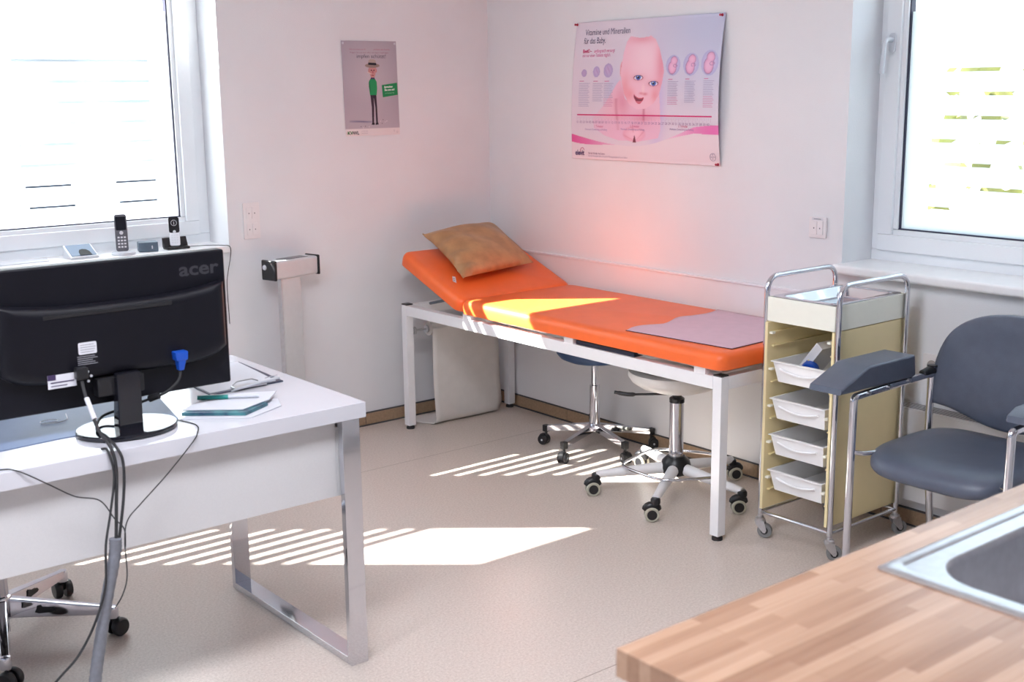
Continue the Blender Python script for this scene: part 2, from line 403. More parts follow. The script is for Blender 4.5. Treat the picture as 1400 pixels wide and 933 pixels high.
zs = [1.326, 1.410, 1.495, 1.579, 1.663, 1.749, 1.832, 1.915]
window('window_1', 'x', oA[0], oA[1], ZS, oA[3], (-2.27, -1.70), zs[:-1], 1.955,
       low_slits=((1.154, -2.25, -2.06), (1.154, -1.87, -1.70), (1.240, -2.26, -2.07), (1.240, -1.88, -1.70)))
window('window_2', 'y', oB[0], oB[1], ZS, oB[3], (-3.30, -2.395), [1.162, 1.243]+zs[:-1], 1.875, handle_u=-2.232)
window('window_3', 'x', oC[0], oC[1], ZS, oC[3], (-3.79, -3.20), zs, 1.985)
# sills
struct('window_sill_left', MB().box((oA[0], -0.02, ZS-0.03), (oA[1]-0.0, 0.186, ZS), 0.006), SILL)
m = MB().box((-0.055, -3.52, ZS-0.035), (0.0, -2.155, ZS), 0.010, 3); m.box((-0.01, oB[0], ZS-0.03), (0.186, oB[1], ZS), 0.002)
struct('window_sill_right', m, SILL)
struct('window_sill_far', MB().box((oC[0], -0.02, ZS-0.03), (oC[1], 0.186, ZS), 0.006), SILL)

# ---------------------------------------------------------------- outside the windows
struct('ground', MB().box((-30, -30, -0.65), (30, 30, -0.6)), mat('pale_paving', (0.55, 0.55, 0.52), 0.9, noise=0.1, nscale=2))
def hedge():
    t = bmesh.new(); rnd = random.Random(3)
    for i in range(2200):
        c = Vector((rnd.uniform(4.2, 5.0), rnd.uniform(-12, 4), rnd.uniform(-0.6, 1.75)))
        n = Vector((rnd.uniform(-1, 1), rnd.uniform(-1, 1), rnd.uniform(-.4, 1))).normalized(); a = n.orthogonal().normalized(); b = n.cross(a); s = rnd.uniform(0.09, 0.2)
        t.faces.new([t.verts.new(c+a*s*x+b*s*y) for x, y in ((1, 0), (0.3, 0.5), (-1, 0.1), (-0.2, -0.6))])
    m = MB(); m._add(t); o = m.build('hedge', mat('hedge_leaves', (0.20, 0.21, 0.055), 0.6, noise=0.6, nscale=3), None, (4.6, -4, -0.6))
    tag(o, 'yellow-green leafy hedge seen through the slits of the right-hand window film', 'hedge', kind='stuff')
hedge()
g = thing('garage', 'low grey-blue outbuilding seen through the slits of the left-hand window film', 'building', (-0.6, 9.0, -0.6))
MB().box((-6.0, 8.0, -0.6), (3.6, 10.0, 1.95)).build('wall', mat('garage_wall', (0.30, 0.35, 0.42), 0.8, noise=0.4, nscale=1.1), g)
MB().box((-6.1, 7.9, 1.95), (3.7, 10.1, 2.05)).build('roof', mat('garage_roof', (0.3, 0.3, 0.32), 0.8), g)

# ================================================================== EXAM BED
def exam_bed():
    R = thing('examination_couch', 'white-framed examination couch with orange vinyl mattress and raised headrest in the corner', 'bed', (-0.345, -1.17, 0))
    X0, X1, Y0, Y1 = -0.66, -0.04, -2.155, -0.19
    s = 0.020
    m = MB()
    m.box((X0-s, Y0+s, 0.562), (X0+s, Y1-s, 0.610), 0.002); m.box((X1-s, Y0+s, 0.562), (X1+s, Y1-s, 0.610), 0.002)
    m.box((X0+s, Y0-s, 0.562), (X1-s, Y0+s, 0.610), 0.002); m.box((X0+s, Y1-s, 0.562), (X1-s, Y1+s, 0.610), 0.002)
    for y in (-0.685, -1.365, -2.07):
        m.box((X0-s+0.001, y-0.027, 0.609), (X0+s, y+0.027, 0.634), 0.001); m.box((X1-s, y-0.027, 0.609), (X1+s, y+0.027, 0.634), 0.001)
        m.box((X0+s, y-0.02, 0.585), (X1-s, y+0.02, 0.634), 0.001)
    fr = m.build('frame', WHITE_MET, R)
    for x in (X0, X1):
        for y in (Y0, Y1):
            l = MB().box((x-s, y-s, 0.018), (x+s, y+s, 0.611), 0.002).build('leg', WHITE_MET, R)
            MB().lathe([(0.020, 0), (0.020, 0.010), (0.016, 0.012), (0.016, 0.019)], (x, y, 0), seg=20).build('rubber_foot', RUBBER, l)
            MB().box((x-s, y-s, 0.6105), (x+s, y+s, 0.6165), 0.002).build('end_cap', BLACK, l)
    # main cushion and tilting head section
    def cushion(nm, ya, yb, ang):
        L = yb-ya; x0, x1 = -0.690, -0.022; th = 0.062
        t = bmesh.new(); nx, ny = 14, 26; e = 0.026
        def prof(u, l):     # distance from edge -> drop
            d = min(u, l-u)
            return 0 if d > e else e*(1-math.sqrt(max(0, 1-(1-d/e)**2)))
        rc = 0.045
        w = x1-x0; poly = rrect(w, L, rc, 6, (x0+x1)/2, L/2)
        levels = [(0.0, 0.004), (0.001, 0.0), (0.030, -0.002), (0.044, 0.001), (0.054, 0.007), (0.060, 0.017), (0.0625, 0.032)]
        rings = []
        cx, cy_ = (x0+x1)/2, L/2
        for z, ins in levels:
            pr = rrect(w-2*ins, L-2*ins, max(rc-ins, 0.012), 6, cx, cy_)
            rings.append([t.verts.new((x, y, z)) for x, y in pr])
        for a, b in zip(rings, rings[1:]):
            n = len(a)
            for k in range(n): t.faces.new((a[k], a[(k+1) % n], b[(k+1) % n], b[k]))
        t.faces.new(list(reversed(rings[0]))); t.faces.new(rings[-1])
        M = Matrix.Translation((0, ya, 0.635)) @ Matrix.Rotation(ang, 4, 'X')
        mm = MB(); mm._add(t, M); o = mm.build(nm, ORANGE, R, smooth=60)
        MB().box((x0+0.035, 0.03, -0.014), (x1-0.035, L-0.03, 0.001), 0.002, M=M).build('mounting_board', mat('board', (0.56, 0.53, 0.50), 0.6), o)
        return o
    cushion('mattress', -2.185, -0.648, 0.0)
    cushion('headrest', -0.640, -0.150+0.012, math.atan(0.385))
    # dark tray between frame and mattress
    MB().box((X0-0.014, -1.735, 0.611), (X0+0.30, -1.405, 0.628), 0.002).build('drawer', mat('tray_dark', (0.012, 0.012, 0.03), 0.4), R)
    # headrest lifting strut
    b = MB(); b.tube([(-0.42, -0.22, 0.60), (-0.42, -0.36, 0.655), (-0.42, -0.43, 0.705)], 0.006, 8); b.tube([(-0.56, -0.24, 0.612), (-0.56, -0.385, 0.648)], 0.007, 8)
    b.box((-0.568, -0.400, 0.635), (-0.552, -0.372, 0.662), 0.003); b.lathe([(0.010, 0), (0.010, 0.02)], (-0.575, -0.385, 0.652), (1, 0, 0), 14)
    b.tube([(-0.56, -0.385, 0.652), (-0.10, -0.385, 0.652)], 0.006, 8); b.tube([(-0.56, -0.385, 0.652), (-0.56, -0.37, 0.735)], 0.005, 8)
    b.build('headrest_bracket', mat('dark_steel', (0.16, 0.19, 0.23), 0.35, 0.6), R)
    # roll holder bar
    b = MB(); b.tube([(X0+s, -0.205, 0.483), (X1-s, -0.205, 0.483)], 0.0055, 10)
    for x in (-0.634, -0.562): b.lathe([(0.019, -0.004), (0.019, 0.004)], (x, -0.205, 0.483), (1, 0, 0), 20)
    b.lathe([(0.019, -0.004), (0.019, 0.004)], (-0.13, -0.205, 0.483), (1, 0, 0), 20)
    b.build('roll_holder', STEEL, R)
exam_bed()

# paper roll hanging from the bar under the headrest
def paper_roll():
    R = thing('couch_paper_roll', 'roll of off-white couch paper hanging to the floor under the raised headrest', 'paper roll', (-0.34, -0.20, 0))
    MB().lathe([(0.008, 0), (0.034, 0), (0.034, 0.40), (0.008, 0.40)], (-0.552, -0.205, 0.483), (1, 0, 0), 28).build('roll', PAPER_ROLL, R)
    t = bmesh.new(); rows = []
    P = [(-0.243, 0.49, 0, 0), (-0.2405, 0.44, 0, 0), (-0.238, 0.33, 0.002, 0), (-0.240, 0.2, 0.006, 0), (-0.243, 0.1, 0.010, 0.0), (-0.240, 0.04, 0.012, 0), (-0.225, 0.010, 0.012, 0.0), (-0.195, 0.003, 0.005, 0), (-0.15, 0.003, -0.02, 0), (-0.10, 0.004, -0.045, 0.0), (-0.055, 0.007, -0.06, 0)]
    n = 14
    pts = spline([(0, a, b) for a, b, c, d in P], 4); sh = spline([(0, c, 0) for a, b, c, d in P], 4)
    for (p, q) in zip(pts, sh):
        row = []
        for k in range(n+1):
            u = k/n; x = -0.552+0.40*u+q.y
            if p.z > 0.05: x += 0.03*(u-0.3)*max(0, (0.45-p.z))
            wob = 0.004*math.sin(u*7+p.z*9)*min(1, max(0, (0.48-p.z)*4))
            zz = p.z+(0.012*abs(math.sin(u*5.0+p.y*40))*max(0, (p.y+0.13))*6 if p.y > -0.13 else 0)
            row.append(t.verts.new((x, p.y+wob+(u-0.5)*0.0, zz)))
        rows.append(row)
    for a, b in zip(rows, rows[1:]):
        for k in range(n): t.faces.new((a[k], b[k], b[k+1], a[k+1]))
    m = MB(); m._add(t); o = m.build('hanging_sheet', PAPER_ROLL, R, smooth=180)
    s = o.modifiers.new('thick', 'SOLIDIFY'); s.thickness = 0.0006; s.offset = 1
paper_roll()

# pillow on the headrest
def pillow():
    L, T_, Rr, B = V3(-0.555, -0.175, 0.925), V3(-0.075, -0.105, 0.935), V3(-0.135, -0.50, 0.782), V3(-0.61, -0.565, 0.765)
    nrm = V3(0, -0.36, 1).normalized(); t = bmesh.new(); N = 34
    def base(u, v): return (B*(1-u)+Rr*u)*(1-v)+(L*(1-u)+T_*u)*v
    top = [[None]*(N+1) for _ in range(N+1)]; bot = [[None]*(N+1) for _ in range(N+1)]
    for i in range(N+1):
        for j in range(N+1):
            u, v = i/N, j/N
            e = (max(0, 1-abs(2*u-1)**2.4)*max(0, 1-abs(2*v-1)**2.4))**0.5
            pu = 0.5+(u-0.5)*(1-0.07*(1-abs(2*v-1)**2)*abs(2*u-1)); pv = 0.5+(v-0.5)*(1-(0.09 if v > 0.5 else 0.02)*(1-abs(2*u-1)**2)*abs(2*v-1))
            p = base(pu, pv)
            wr = 0.010*math.sin(v*24+u*9)*math.exp(-u*6)*min(1, e*3)+0.004*math.sin(u*13+v*9)*e
            cr = -0.012*math.exp(-((v-0.25+u*0.6)**2)/0.002)*math.exp(-u*5)*e*2
            top[i][j] = t.verts.new(p+nrm*(0.075*e+wr+cr+0.004))
            bot[i][j] = t.verts.new(p-nrm*(0.018*e)) if 0 < i < N and 0 < j < N else top[i][j]
    for i in range(N):
        for j in range(N):
            t.faces.new((top[i][j], top[i+1][j], top[i+1][j+1], top[i][j+1]))
            f = [bot[i][j], bot[i][j+1], bot[i+1][j+1], bot[i+1][j]]
            if len(set(f)) == 4:
                try: t.faces.new(f)
                except ValueError: pass
    bmesh.ops.recalc_face_normals(t, faces=t.faces[:])
    R = thing('pillow', 'tan leatherette pillow lying on the raised orange headrest', 'pillow', (-0.34, -0.34, 0.80))
    m = MB(); m._add(t, Matrix.Translation(nrm*0.010)); m.build('cover', TAN, R, smooth=80)
    # zip along the left seam, with the white care tag at the front corner
    m = MB(); pts = [base(0.012+0.05*math.sin(PI*k/14)+0.006*math.sin(k*2.2), k/14)+nrm*(0.012+0.004*math.sin(k*1.9)) for k in range(15)]
    m.tube(spline(pts, 3), 0.0028, 6); m.build('zip', mat('zip_brass', (0.42, 0.28, 0.13), 0.4), R)
    tg = B+V3(-0.006, 0.055, 0.012)
    m = MB(); m.prism([(-0.010, -0.040), (0.012, -0.036), (0.010, 0), (-0.008, 0.002)], tg, (0.3, -0.9, 0), (-0.15, 0.0, 0.95), (-0.001, -0.0005, 0)); o = m.build('care_tag', PAPER, R)
    m = MB()
    for k in range(3): m.prism([(-0.006, -0.030+k*0.009), (0.006, -0.029+k*0.009), (0.006, -0.027+k*0.009), (-0.006, -0.028+k*0.009)], tg+V3(-0.0014, -0.0006, 0), (0.3, -0.9, 0), (-0.15, 0, 0.95), (-0.0003, 0, 0))
    m.build('care_text', BLACK, o)
pillow()

# pink plastic-backed sheet over the foot end
def foot_sheet():
    C = [V3(-0.640, -1.655, 0.699), V3(-0.600, -2.150, 0.699), V3(-0.045, -2.120, 0.699), V3(-0.045, -1.60, 0.699)]
    def grid(n, dz):
        t = bmesh.new(); g = []
        for i in range(n+1):
            row = []
            for j in range(n+1):
                u, v = i/n, j/n
                p = (C[0]*(1-u)+C[1]*u)*(1-v)+(C[3]*(1-u)+C[2]*u)*v
                w = 0.0035*abs(math.sin(v*9+u*2))*max(0, 1-u*2.2)
                p = p+V3(0, 0.018*math.sin(v*13)*max(0, 1-u*3), w+dz); row.append(t.verts.new(p))
            g.append(row)
        for i in range(n):
            for j in range(n): t.faces.new((g[i][j], g[i+1][j], g[i+1][j+1], g[i][j+1]))
        return t, g
    t, g = grid(26, 0)
    R = thing('protective_sheet', 'pale pink protective sheet spread over the foot end of the orange mattress', 'sheet', (-0.32, -1.9, 0.698))
    m = MB(); m._add(t); o = m.build('sheet', PINKPAPER, R, smooth=180); s = o.modifiers.new('thick', 'SOLIDIFY'); s.thickness = 0.001
    pts = []
    for i in range(27):
        u = i/26; p = C[0]*(1-u)+C[1]*u; pts.append(p+V3(-0.001, 0, 0.0005))
    pts2 = [C[1]*(1-k/8)+C[2]*(k/8)+V3(0, -0.001, 0.0005) for k in range(9)]
    m = MB(); m.tube(pts+pts2[1:], 0.0016, 6); m.build('hem', DARKRED, R)
foot_sheet()

# ================================================================== casters
def caster(parent, x, y, ang, kind='twin', ztop=0.07, name='caster'):
    """ang: direction the wheel trails"""
    d = Vector((math.cos(ang), math.sin(ang), 0)); ax = Vector((-d.y, d.x, 0))
    if kind == 'twin':      # hooded twin wheel
        r = 0.024; c = Vector((x, y, r))+d*0.012
        m = MB(); m.box((x-0.013, y-0.013, 0.062), (x+0.013, y+0.013, 0.094), 0.003); m.tube([(x, y, 0.045), (x, y, 0.066)], 0.006, 10)
        m.lathe([(0.0, -0.006), (r*0.92, -0.006), (r*0.92, 0.006), (0, 0.006)], c, ax, 24)
        m.lathe([(r*1.04, -0.008), (r*1.04, 0.008), (r*0.7, 0.008), (r*0.7, -0.008)], c+Vector((0, 0, 0.004)), ax, 24)
        o = m.build(name, BLACK, parent)
        for s in (-1, 1):
            w = MB().lathe([(0, s*0.021), (0.004, s*0.022), (0.006, s*0.020), (r*0.55, s*0.0205), (r*0.88, s*0.021), (r, s*0.018), (r, s*0.009), (0, s*0.009)], c, ax, 28)
            w.build('wheel', BLACK, o)
            MB().lathe([(0, s*0.0215), (0.0045, s*0.0215), (0.0045, s*0.0235), (0, s*0.0235)], c, ax, 10).build('axle_cap', GREY_LIGHT, o)
    elif kind == 'soft':    # big black hood, light tyre ring
        r = 0.029; c = Vector((x, y, r))+d*0.014
        m = MB(); m.lathe([(0.0, 0.094), (0.014, 0.093), (0.019, 0.086), (0.019, 0.072), (0.015, 0.066), (0.012, 0.058), (0, 0.058)], (x, y, 0), seg=20)
        t = bmesh.new(); 
        m.lathe([(0, -0.007), (r*0.9, -0.007), (r*0.9, 0.007), (0, 0.007)], c, ax, 24)
        arc = [c+(d*math.cos(a)+Vector((0, 0, 1))*math.sin(a))*(r*1.12) for a in [PI*(0.15+0.7*k/8) for k in range(9)]]
        m.tube(arc, [0.010, 0.014, 0.016, 0.017, 0.017, 0.017, 0.016, 0.014, 0.010], 10)
        m.tube([(x, y, 0.075), tuple(c+Vector((0, 0, r*0.9)))], 0.011, 10)
        o = m.build(name, BLACK, parent)
        for s in (-1, 1):
            MB().lathe([(0, s*0.021), (r*0.66, s*0.0215), (r*0.66, s*0.008), (0, s*0.008)], c, ax, 26).build('wheel', BLACK, o)
            MB().lathe([(r*0.66, s*0.020), (r*0.84, s*0.0215), (r*0.98, s*0.018), (r, s*0.014), (r*0.98, s*0.009), (r*0.66, s*0.009)], c, ax, 28).build('tyre', TYRE_LIGHT, o)
    else:                   # open fork, single wheel
        r = 0.027; c = Vector((x, y, r))+d*0.018
        m = MB(); m.lathe([(0.017, 0.066), (0.017, 0.074), (0.010, 0.078), (0.010, 0.084)], (x, y, 0), seg=18)
        for s in (-1, 1):
            p = ax*(s*0.013)
            m.prism([(-0.018, 0.066), (0.016, 0.066), (0.026, 0.030), (0.022, 0.020), (0.014, 0.020), (-0.012, 0.050)], Vector((x, y, 0))+p, d, (0, 0, 1), ax*(s*0.0018), 0)
        m.box((-0.018, -0.0148, 0.064), (0.018, 0.0148, 0.0665), 0.001, M=Matrix.Translation((x, y, 0)) @ Matrix.Rotation(ang, 4, 'Z'))
        m.lathe([(0.004, -0.018), (0.004, 0.018)], c, ax, 10)
        o = m.build(name, STEEL, parent)
        MB().lathe([(0, -0.008), (r*0.62, -0.009), (r*0.66, -0.010), (r*0.95, -0.010), (r, -0.006), (r, 0.006), (r*0.95, 0.010), (r*0.66, 0.010), (r*0.62, 0.009), (0, 0.008)], c, ax, 28).build('wheel', GREY_RUB, o)
        MB().lathe([(0, -0.0105), (r*0.5, -0.0105), (r*0.5, 0.0105), (0, 0.0105)], c, ax, 24).build('wheel_hub', BLACK, o)
    return o

# ================================================================== STOOLS
def blue_stool():
    cx, cy_ = -0.222, -1.03
    R = thing('swivel_stool', 'low swivel stool with navy seat and chrome five-star base under the couch', 'stool', (cx, cy_, 0))
    MB().lathe([(0, 0.405), (0.07, 0.407), (0.12, 0.415), (0.155, 0.430), (0.172, 0.450), (0.176, 0.470), (0.168, 0.482), (0.14, 0.488), (0, 0.490)], (cx, cy_, 0), seg=48).build('seat', NAVY, R)
    m = MB().lathe([(0.0, 0.085), (0.024, 0.085), (0.024, 0.14), (0.0225, 0.15), (0.0225, 0.30), (0.016, 0.302), (0.016, 0.40), (0.05, 0.402), (0.05, 0.408), (0, 0.408)], (cx, cy_, 0), seg=28)
    m.build('column', CHROME, R)
    for (ex, ey, a) in ((-0.340, -0.830, 1.9), (-0.462, -1.092, 3.6), (-0.262, -1.268, 4.4), (-0.020, -1.190, 5.6), (-0.050, -0.830, 1.2)):
        d = Vector((ex-cx, ey-cy_, 0)); n = Vector((-d.y, d.x, 0)).normalized()
        p0 = Vector((cx, cy_, 0)); p1 = Vector((ex, ey, 0))
        def ring(p, w, z0, z1): return [p-n*w+V3(0, 0, z0), p+n*w+V3(0, 0, z0), p+n*w+V3(0, 0, z1), p-n*w+V3(0, 0, z1)]
        l = MB().hull(ring(p0, 0.013, 0.090, 0.125), ring(p1, 0.011, 0.066, 0.092), 0.002).build('leg', CHROME, R)
        caster(l, ex, ey, a, 'twin')
blue_stool()

def white_stool():
    cx, cy_ = -0.398, -1.70
    R = thing('swivel_stool', 'white round swivel stool with foot ring beside the near couch leg', 'stool', (cx, cy_, 0))
    MB().lathe([(0, 0.425), (0.06, 0.427), (0.11, 0.436), (0.15, 0.450), (0.180, 0.470), (0.195, 0.492), (0.193, 0.512), (0.17, 0.526), (0, 0.530)], (cx, cy_, 0), seg=48).build('seat', SEAT_WHITE, R)
    c = MB().lathe([(0.0, 0.14), (0.0285, 0.14), (0.0285, 0.385), (0.0285, 0.385)], (cx, cy_, 0), seg=30); c.build('column', CHROME, R)
    MB().lathe([(0.030, 0.382), (0.0305, 0.398), (0.026, 0.402), (0.019, 0.404), (0.019, 0.412), (0.013, 0.414), (0.013, 0.428)], (cx, cy_, 0), seg=26).build('column_collar', BLACK, R)
    MB().tube(spline([(cx-0.03, cy_+0.01, 0.418), (-0.490, -1.60, 0.410), (-0.530, -1.555, 0.408), (-0.560, -1.510, 0.414)], 5), [0.005]*8+[0.009]*6+[0.007]*2, 10).build('height_lever', BLACK, R)
    MB().lathe([(0.0, 0.075), (0.03, 0.078), (0.055, 0.090), (0.062, 0.115), (0.055, 0.142), (0.036, 0.160), (0.0, 0.162)], (cx, cy_, 0), seg=36).build('hub', BLACK, R)
    tips = ((-0.655, -1.505, 2.6), (-0.690, -1.872, 2.45), (-0.378, -2.030, 2.5), (-0.098, -1.735, 5.8), (-0.262, -1.385, 1.6))
    for ex, ey, a in tips:
        p0 = Vector((cx, cy_, 0.115)); p1 = Vector((ex, ey, 0.088)); dv = (p1-p0)
        l = MB().tube([p0+dv*0.1, p0+dv*0.5, p1], [0.024, 0.021, 0.015], 14).build('leg', WHITE_MET, R)
        caster(l, ex, ey, a, 'soft')
    ring = []
    for i in range(5):
        a = Vector((tips[i][0]-cx, tips[i][1]-cy_, 0)).normalized(); b = Vector((tips[(i+1) % 5][0]-cx, tips[(i+1) % 5][1]-cy_, 0)).normalized()
        ca = Vector((cx, cy_, 0.124))
        p, q = ca+a*0.235, ca+b*0.235
        for k in range(6):
            t = k/6; mid = p.lerp(q, t); ring.append(mid)
    # soften the corners
    rr = ring
    for _ in range(2): rr = [(rr[i-1]+rr[i]*2+rr[(i+1) % len(rr)])/4 for i in range(len(rr))]
    MB().tube(rr, 0.0062, 10, closed=True).build('foot_ring', CHROME, R)
white_stool()

# ================================================================== TROLLEY
def trolley():
    x0, x1, yL, yR = -0.520, -0.130, -2.236, -2.540
    R = thing('storage_trolley', 'tall cream trolley with four white pull-out bins and chrome handles', 'trolley', (-0.325, -2.39, 0))
    for y in (yL, yR):
        m = MB(); m.tube(fillet([(x0, y, 0.075), (x0, y, 0.962), (x1, y, 0.962), (x1, y, 0.075)], 0.060, 8), 0.0095, 14)
        m.build('handle', CHROME, R)
    m = MB()
    for (a, b) in (((x0, yL, 0.098), (x0, yR, 0.098)), ((x1, yL, 0.098), (x1, yR, 0.098)), ((x0, yL, 0.098), (x1, yL, 0.098)), ((x0, yR, 0.098), (x1, yR, 0.098))):
        m.tube([a, b], 0.007, 12)
    m.build('base_rail', CHROME, R)
    for x, y, a in ((x0, yL, 5.2), (x0, yR, 5.5), (x1, yL, 4.9), (x1, yR, 5.8)): caster(R, x, y, a, 'fork')
    yl, yr = yL-0.011, yR+0.011
    for y, s in ((yl, -1), (yr, 1)):
        ya, yb = sorted((y, y+s*0.012))
        m = MB(); m.box((x0-(0.020 if s < 0 else 0.004), ya, 0.116), (x1+0.002, yb, 0.804), 0.002)
        yy = (yl-0.012) if s < 0 else (yr+0.012)
        for z in (0.240, 0.372, 0.505, 0.640, 0.770):       # runner ribs
            a, b = sorted((yy, yy+s*0.010)); m.box((x0+0.004, a, z-0.006), (x1, b, z), 0.001)
            m.box((x0+0.004, a, z-0.055), (x1, b-0 if s < 0 else b, z-0.050), 0.001)
        o = m.build('side_panel', CREAM, R)
        for z in (0.236, 0.368, 0.501, 0.636, 0.766):
            a, b = sorted((yy, yy+s*0.014)); MB().box((x0-0.010, a, z-0.004), (x0+0.006, b, z+0.004), 0.001).build('runner_clip', CREAM_LIGHT, o)
    MB().box((x1-0.006, yr+0.012, 0.116), (x1, yl-0.012, 0.815), 0.001).build('back_panel', CREAM, R)
    # top box with recessed steel tray
    m = MB(); a, b = yR+0.0085, yL-0.0085; e0, e1 = x0-0.008, x1+0.010; w = 0.008; z0, z1 = 0.806, 0.893
    m.box((e0, a, z0), (e0+w, b, z1), 0.003); m.box((e1-w, a, z0), (e1, b, z1), 0.003); m.box((e0+w, a, z0), (e1-w, a+w, z1), 0.003); m.box((e0+w, b-w, z0), (e1-w, b, z1), 0.003); m.box((e0+w, a+w, z0), (e1-w, b-w, z0+0.006))
    m.build('top_box', CREAM_LIGHT, R)
    m = MB(); t = bmesh.new()
    levels = [(0.004, 0.8945), (0.030, 0.8955), (0.036, 0.890), (0.050, 0.862), (0.060, 0.857)]
    rings = []
    W_, L_ = (e1-e0), (b-a); cx, cy_ = (e0+e1)/2, (a+b)/2
    for ins, z in levels: rings.append([t.verts.new((x, y, z)) for x, y in rrect(W_-2*ins, L_-2*ins, max(0.012, 0.035-ins*0.3), 6, cx, cy_)])
    for p, q in zip(rings, rings[1:]):
        n = len(p)
        for k in range(n): t.faces.new((p[k], p[(k+1) % n], q[(k+1) % n], q[k]))
    t.faces.new(rings[-1]); m._add(t); m.build('tray', CHROME, R, smooth=50)
    # bins
    for i, zt in enumerate((0.668, 0.533, 0.400, 0.268)):
        h = 0.078; ya, yb = yr+0.0265, yl-0.0265; xa, xb = x0-0.006, x1-0.02
        def loop(ins, z): return [(xa+ins, ya+ins*0.6, z), (xb-ins, ya+ins*0.6, z), (xb-ins, yb-ins*0.6, z), (xa+ins, yb-ins*0.6, z)]
        t = bmesh.new(); lv = [loop(0.020, zt-h), loop(0.004, zt-0.012), loop(0.002, zt-0.004), loop(-0.006, zt-0.004), loop(-0.006, zt), loop(0.006, zt), loop(0.008, zt-0.010), loop(0.022, zt-h+0.004)]
        rs = [[t.verts.new(p) for p in l] for l in lv]
        for p, q in zip(rs, rs[1:]):
            for k in range(4): t.faces.new((p[k], p[(k+1) % 4], q[(k+1) % 4], q[k]))
        t.faces.new(list(reversed(rs[0]))); t.faces.new(rs[-1]); bmesh.ops.recalc_face_normals(t, faces=t.faces[:])
        mb = MB(); mb._add(t); o = mb.build('bin', BIN_WHITE, R, smooth=30)
        # curved grip moulding on the front
        pts = [(xa-0.002+0.006, ya+0.03+(yb-ya-0.06)*k/10, zt-0.028-0.014*math.sin(PI*k/10)) for k in range(11)]
        MB().tube(pts, 0.0042, 8).build('grip', BIN_WHITE, o)
trolley()
# things in the top bin
c = thing('carton', 'small white carton with coloured print leaning in the top trolley bin', 'box', (-0.40, -2.47, 0.596))
Mc = Matrix.Translation((-0.40, -2.335, 0.625)) @ Matrix.Rotation(math.radians(38), 4, 'X')
MB().box((-0.055, -0.016, -0.018), (0.065, 0.016, 0.135), 0.001, M=Mc).build('box_body', mat('carton_white', (0.62, 0.62, 0.64), 0.5), c)
for k, (cc, u, v) in enumerate((((0.75, 0.25, 0.02), 0, 0), ((0.02, 0.28, 0.08), 1, 0), ((0.65, 0.05, 0.02), 0.4, 0.7), ((0.05, 0.1, 0.4), 1.4, 0.6), ((0.8, 0.6, 0.05), 0.9, 1.2))):
    MB().box((-0.056, 0.0+u*0.007-0.012, 0.045+v*0.010), (-0.0551, 0.007+u*0.007-0.012, 0.053+v*0.010), M=Mc).build('print_mark', ink('mark%d' % k, cc), c)
    MB().box((-0.045+u*0.011, 0.0161, 0.060+v*0.010), (-0.036+u*0.011, 0.0166, 0.068+v*0.010), M=Mc).build('print_mark', ink('mark%d' % k, cc), c)
bt = thing('tape_roll', 'blue roll lying at the front of the top trolley bin', 'roll', (-0.455, -2.385, 0.60))
MB().lathe([(0.012, -0.016), (0.030, -0.016), (0.032, -0.013), (0.032, 0.013), (0.030, 0.016), (0.012, 0.016), (0.012, -0.016)], (-0.462, -2.385, 0.640), (0.9, 0.4, 0.2), 28).build('tape', BLUE_PL, bt)
MB().lathe([(0.009, -0.017), (0.012, -0.017), (0.012, 0.017), (0.009, 0.017), (0.009, -0.017)], (-0.462, -2.385, 0.640), (0.9, 0.4, 0.2), 20).build('core', BLACK, bt)

